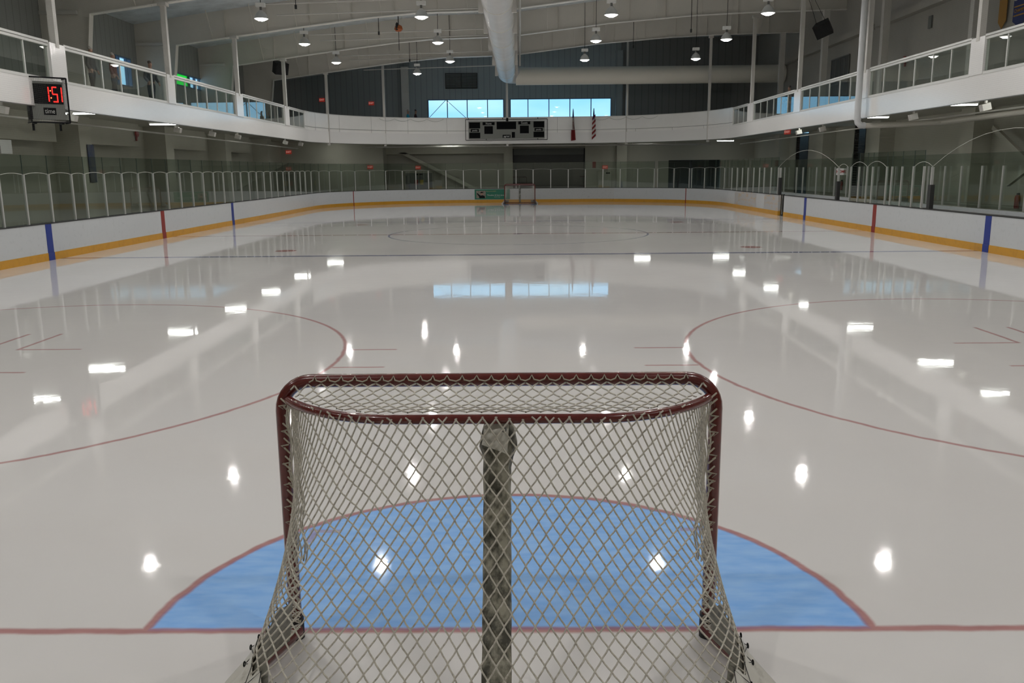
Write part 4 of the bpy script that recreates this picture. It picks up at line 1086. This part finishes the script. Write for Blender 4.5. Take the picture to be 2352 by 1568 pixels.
# ------------------------------------------------------------------ exit signs, small fixtures, doors
def exit_sign(x, y, z, rz, label, n=[0]):
    r = thing('exit_sign', label, 'exit sign', (x, y, z), rz, 'red exit signs')
    MB().box(-.2, .2, 0, .06, -.13, .13).build('housing', 'exit_red', r); text('EXIT', .17, (0, -.006, 0), FACE, 'exit_text', r, bold=.004)
exit_sign(-16.6, 59.53, 3.62, 0, 'red exit sign high in the lower left corner under the balcony')
exit_sign(-14.42, 61.43, 7.38, 0, 'red exit sign on the upper left end wall by the column')
exit_sign(-10.8, 61.43, 7.1, 0, 'red exit sign on the upper end wall left of the ribbed sheet')
exit_sign(-7.5, 61.44, 2.45, 0, 'red exit sign above the grey double doors')
exit_sign(-10.75, 59.54, 2.5, 0, 'red exit sign on the lit block wall left of the double doors')
exit_sign(6.38, 61.14, 2.35, 0, 'red exit sign above the door right of the roller shutter')
exit_sign(15.2, 46.3, 4.18, -.9, 'red exit sign under the right balcony beside a flood light')
r = thing('double_door', 'grey double doors under the end balcony with red and yellow notices', 'door', (-7.45, 61.44, 0))
for s in (-1, 1):
    lf = MB().box(s*.51-.49, s*.51+.49, -.03, .03, .02, 2.05).build('door_leaf', 'grey_door', r)
    MB().box(s*.51-.35*s-.12, s*.51-.35*s+.12, -.05, -.03, 1.9, 2.0).build('door_closer', 'black', lf)
    MB().box(s*.2-.12, s*.2+.12, -.04, -.03, 1.2, 1.55).build('notice', 'red_paint' if s < 0 else 'yellow_paint', lf)
MB().box(-1.1, -1.0, -.05, .05, 0, 2.12).box(1.0, 1.1, -.05, .05, 0, 2.12).box(-1.1, 1.1, -.05, .05, 2.05, 2.12).build('door_frame', 'wall_grey', r)
r = thing('single_door', 'pale door right of the roller shutter below a red exit sign', 'door', (6.35, 61.17, 0))
MB().box(-.5, .5, -.02, .02, .02, 2.05).build('door_leaf', 'wall_lower', r); MB().box(.1, .4, -.06, -.02, 1.88, 1.98).build('door_closer', 'black', r)
MB().box(-.58, -.5, -.03, .03, 0, 2.1).box(.5, .58, -.03, .03, 0, 2.1).box(-.58, .58, -.03, .03, 2.05, 2.1).build('door_frame', 'wall_grey', r)
r = thing('roller_shutter', 'dark roller shutter filling the wide opening under the scoreboard', 'shutter', (2.22, 61.5, 0))
mb = MB()
for i in range(30): mb.box(-2.62, 2.62, .05+.01*(i % 2), .12, i*.112, i*.112+.108)
mb.box(-2.66, 2.66, .125, .15, 0, 3.78); mb.build('curtain', 'shutter', r); MB().box(-2.62, 2.62, -.1, .2, 3.3, 3.75).build('shutter_box', 'grey_door', r)
for s in (-1, 1): MB().box(s*2.66-.06, s*2.66+.06, -.12, .12, 0, 3.75).build('guide_rail', 'black', r)
tag(MB().prism([(-8.9, 61.0, 3.55), (-8.35, 61.0, 3.55), (-2.55, 61.0, .62), (-2.55, 61.0, .35)], (0, .3, 0)).build('stair_stringer', 'wall_lower'), 'pale sloping stair stringer under the end balcony', 'stair')
for p, q, lb in (((16.9, 27.7, 3.55), (16.9, 24.9, 2.1), 'pale diagonal brace on the lower right wall, falling towards the camera'), ((16.6, 22.3, 3.3), (16.6, 25.9, 1.6), 'grey diagonal brace on the lower right wall, falling away')):
    tag(MB().bar(p, q, .12, .16).build('diagonal_brace', 'wall_lower'), lb, 'brace')
# extinguishers, bells, boxes
def extinguisher(x, y, z, rz, label):
    r = thing('fire_extinguisher', label, 'fire extinguisher', (x, y, z), rz, 'fire extinguishers')
    MB().lathe([(0, 0), (.075, 0), (.08, .03), (.08, .38), (.05, .45), (.02, .47), (0, .47)], n=14).build('cylinder', 'red_paint', r, smooth=True)
    MB().box(-.02, .07, -.02, .02, .47, .53).build('handle', 'black', r); MB().tube([(.05, 0, .5), (.1, 0, .4), (.1, 0, .15)], .012, 6).build('hose', 'black', r)
extinguisher(-16.35, 21.6, 2.0, 0, 'fire extinguisher on the lower left wall, left edge of the picture')
extinguisher(17.3, 26.5, .75, 0, 'fire extinguisher behind the near right bench glass')
extinguisher(17.3, 43.2, 1.0, 0, 'fire extinguisher on the lower right wall beside the dark opening')
extinguisher(17.2, 25.6, 5.3, 0, 'fire extinguisher behind the right balcony railing')
for x, y, z, s, lb in ((-16.4, 34.0, 3.9, 1, 'red fire bell on the lower left wall'), (17.35, 36.5, 6.9, -1, 'red fire bell on the upper right wall above the railing')):
    r = thing('fire_bell', lb, 'fire bell', (x, y, z)); MB().tube([(0, 0, 0), (s*.06, 0, 0), (s*.09, 0, 0)], [.15, .15, .08], 16).build('gong', 'red_paint', r, smooth=True); MB().box(-.03, .03, -.05, .05, -.3, -.12).build('back_box', 'red_paint', r)
r = thing('wall_unit', 'white wall mounted box on the lower left wall below the clock', 'box', (-16.0, 23.0, 3.05))
MB().box(-.35, .35, -.3, .3, -.2, .22).build('casing', 'sign_white', r); MB().bar((-.3, .0, -.3), (-1.0, 0, -.3), .04, .04).build('bracket_arm', 'alu_dark', r)
tag(MB().box(-16.13, -16.1, 29.0, 29.5, 1.9, 3.3).build('wall_poster', 'poster'), 'tall dark blue poster on the lower left wall', 'poster')
for x, y, z, lb, s in ((-17.1, 22.6, 3.9, 'small red and white vertical sign on the lower left lintel', 1),):
    tag(MB().box(-16.44, -16.42, 20.95, 21.05, 3.5, 3.9).build('wall_sign', 'banner_red'), lb, 'sign')
tag(MB().box(17.37, 17.39, 20.2, 20.5, 1.9, 2.4).build('wall_sign', 'banner_red'), 'small dark red vertical sign on the lower right wall', 'sign')
tag(MB().box(5.45, 5.7, 61.17, 61.19, 2.3, 2.75).build('wall_sign', 'banner_red'), 'tiny dark red sign left of the pale door', 'sign')
r = thing('upper_door_window', 'dark barred window on the upper right wall behind the standing person', 'window', (17.36, 44.6, 5.3))
MB().box(-.02, .02, -1.3, 1.3, 0, 2.7).build('pane', 'shutter', r)
mb = MB()
for i in range(5): mb.box(-.05, -.02, -1.3+.65*i-.03, -1.3+.65*i+.03, 0, 2.7)
for z in (0, 1.3, 2.65): mb.box(-.05, -.02, -1.3, 1.3, z, z+.06)
mb.build('bars', 'grey_door', r)
tag(MB().box(17.33, 17.39, 34.2, 34.5, 7.9, 8.4).build('wall_speaker', 'grey_door'), 'small dark box on the upper right wall above the fire bell', 'speaker')
# black loudspeakers
def loudspeaker(loc, rz, tilt, label, rl=0):
    r = thing('loudspeaker', label, 'loudspeaker', loc, rz, 'black hanging loudspeakers'); r.rotation_euler = (tilt, rl, rz)
    MB().prism([(-.38, -.3, -.3), (.38, -.3, -.3), (.3, .3, -.3), (-.3, .3, -.3)], (0, 0, .62)).build('cabinet', 'black', r)
    MB().box(-.36, .36, -.315, -.3, -.28, .3).build('grille', 'black', r)
    for x in (-.2, .2): MB().tube([(x, 0, .32), (x*.6, .1, 1.3), (x*.6, .2, 2.9)], .01, 6).build('hanging_wire', 'black', r)
loudspeaker((-13.3, 46.2, 7.92), .7, .35, 'black loudspeaker hanging on the left behind the fourth column')
loudspeaker((14.2, 38.2, 8.5), -.6, .45, 'black tilted loudspeaker hanging high on the right', -.35)
# banners on the right wall
def banner(y, z0, z1, w, base, label, bits):
    r = thing('hanging_banner', label, 'banner', (17.3, y, 0), 0, 'banners on the right wall')
    MB().prism([(0, -w/2, z1), (0, w/2, z1), (0, w/2, z0+.15), (0, 0, z0-.1), (0, -w/2, z0+.15)], (.02, 0, 0)).build('cloth', base, r)
    for m_, a, b, c, d in bits: MB().box(-.012, 0, a, b, c, d).build('printed_band', m_, r)
    return r
b_ = banner(27.5, 6.98, 9.2, .85, 'banner_blue', 'blue pennant banner with white letters high on the right wall', [('banner_gold', -.36, .36, 7.28, 7.32), ('banner_gold', -.36, .36, 7.58, 7.62)])
text('CUP', .5, (-.02, 0, 7.95), (PI/2, 0, -PI/2), 'banner_white', b_); text('CHAMPS', .17, (-.02, 0, 7.45), (PI/2, 0, -PI/2), 'banner_gold', b_)
banner(28.62, 7.1, 9.3, .5, 'banner_gold', 'orange and blue banner left of the blue pennant', [('banner_blue', -.2, .2, 8.0, 8.9)])
banner(26.3, 7.3, 9.3, .9, 'banner_white', 'white banner at the right edge beside the blue pennant', [])
# hanging cords, hoist
for x, y, z0, z1, lb in ((-8.0, 29.0, 8.15, 9.9, 'left of the foremost lamp row'), (-6.2, 36.6, 8.35, 9.0, 'under the second beam'), (-5.9, 45.2, 8.2, 9.1, 'under the rear beam left'),
                         (6.2, 44.5, 8.7, 10.0, 'under the rear beam right'), (7.5, 35.2, 8.1, 10.3, 'right half, long one')):
    r = thing('pendant_cord', 'black cord with plug hanging from the roof, '+lb, 'cord', (x, y, 0), 0, 'hanging power cords')
    MB().tube([(0, 0, z0), (0, 0, bz(x)+WEB)], .014, 6).build('cord', 'black', r); MB().box(-.035, .035, -.035, .035, z0-.14, z0).build('plug', 'dark', r)
r = thing('hoist', 'round orange hoist with long chain under the roof', 'hoist', (-5.55, 38.4, 8.72))
MB().lathe([(0, -.12), (.12, -.1), (.2, 0), (.16, .14), (.06, .2), (0, .2)], n=16).build('hoist_body', 'orange_paint', r, smooth=True); MB().tube([(.0, 0, -.1), (0, 0, -.95)], .014, 6).build('chain', 'black', r)
MB().lathe([(0, -.06), (.07, -.06), (.07, .22), (0, .3)], (-.05, -.12, 0), 10).build('hook_block', 'dark', r, smooth=True); MB().tube([(0, 0, .2), (0, 0, bz(-5.55)+WEB-8.72)], .02, 6).build('hanger', 'black', r)

# ------------------------------------------------------------------ people on the balcony
def person(loc, rz, top, legs, hairm, label, h=1.72, arm=.0, step=.1):
    r = thing('person', label, 'person', loc, rz, None); s = h/1.72
    def skinmesh(name, verts, edges, radii, m_, parent):
        me = bpy.data.meshes.new(name); me.from_pydata([tuple(Vector(v)*s) for v in verts], edges, [])
        o = bpy.data.objects.new(name, me); COL.objects.link(o)
        md = o.modifiers.new('s', 'SKIN'); sv = me.skin_vertices[0].data
        for i, q in enumerate(radii): sv[i].radius = (q[0]*s, q[1]*s) if isinstance(q, tuple) else (q*s, q*s)
        sv[0].use_root = True
        o.modifiers.new('u', 'SUBSURF').levels = 1
        dg = bpy.context.evaluated_depsgraph_get(); nm = bpy.data.meshes.new_from_object(o.evaluated_get(dg)); bpy.data.objects.remove(o)
        nm.name = name; nm.materials.clear(); nm.materials.append(M[m_])
        nm.polygons.foreach_set('use_smooth', [True]*len(nm.polygons))
        o2 = bpy.data.objects.new(name, nm); COL.objects.link(o2); o2.parent = parent; return o2
    L = lambda sg: [(sg*.09, 0, .88), (sg*.1, .02+sg*step*.5, .48), (sg*.1, sg*step, .08), (sg*.11, sg*step-.14, .04)]
    V = [(0, 0, .95), (0, 0, 1.12), (0, 0, 1.32), (0, 0, 1.42), (0, 0, 1.50), (0, -.02, 1.58), (0, -.02, 1.67)]
    R_ = [(.14, .10), (.13, .09), (.155, .095), (.08, .06), .05, (.075, .09), (.06, .075)]
    Ed = [(i, i+1) for i in range(6)]
    for sg in (-1, 1):
        b = len(V); V += L(sg); R_ += [.085, .058, .042, .035]; Ed += [(0, b), (b, b+1), (b+1, b+2), (b+2, b+3)]
        b = len(V); V += [(sg*.19, 0, 1.38), (sg*.25, .02, 1.12), (sg*.24, -.06-arm, .92), (sg*.23, -.09-arm, .83)]; R_ += [.055, .045, .035, .03]; Ed += [(2, b), (b, b+1), (b+1, b+2), (b+2, b+3)]
    body = skinmesh('body', V, Ed, R_, 'skin', r)
    V = [(0, 0, .90), (0, 0, 1.12), (0, 0, 1.32), (0, 0, 1.43)]; R_ = [(.18, .14), (.155, .115), (.18, .12), (.075, .07)]; Ed = [(0, 1), (1, 2), (2, 3)]
    for sg in (-1, 1):
        b = len(V); V += [(sg*.195, 0, 1.385), (sg*.25, .02, 1.12), (sg*.24, -.05-arm, .95)]; R_ += [.072, .06, .05]; Ed += [(2, b), (b, b+1), (b+1, b+2)]
    skinmesh('shirt', V, Ed, R_, top, r)
    V = [(0, 0, 1.02), (0, 0, .9)]; R_ = [(.175, .135), (.165, .13)]; Ed = [(0, 1)]
    for sg in (-1, 1):
        b = len(V); V += [q if i < 2 else (q[0], q[1], .1) for i, q in enumerate(L(sg)[:3])]; R_ += [.1, .075, .06]; Ed += [(1, b), (b, b+1), (b+1, b+2)]
    skinmesh('trousers', V, Ed, R_, legs, r)
    skinmesh('hair', [(0, .02, 1.62), (0, .0, 1.69), (0, -.04, 1.71)], [(0, 1), (1, 2)], [(.085, .085), (.085, .095), (.055, .06)], hairm, r)
    return r
MZ = 4.555
person((-13.55, 24.6, MZ), PI*.5, 'cloth_grey', 'cloth_dark', 'hair_grey', 'person in grey top and dark trousers behind the left railing, leftmost of three', 1.62, .05)
person((-13.65, 26.35, MZ), PI*.55, 'cloth_rust', 'cloth_dark', 'hair_grey', 'person in rust red top and dark trousers behind the left railing, middle of three', 1.66)
person((-13.5, 29.0, MZ), PI*.35, 'cloth_dark', 'cloth_dark', 'hair', 'person in dark clothes beside the second left column, rightmost of three', 1.7, .1)
person((14.0, 42.3, MZ), -PI*.4, 'cloth_dark', 'cloth_dark', 'hair', 'person in black top leaning at the right balcony railing', 1.78, .12)
person((-7.72, 58.2, MZ), PI*.5, 'cloth_teal', 'cloth_dark', 'hair_grey', 'person in teal top behind the end parapet left of the window', 1.84)
person((-7.2, 58.4, MZ), PI*.5, 'cloth_maroon', 'cloth_dark', 'hair', 'person in dark maroon top behind the end parapet nearest the window', 1.86)
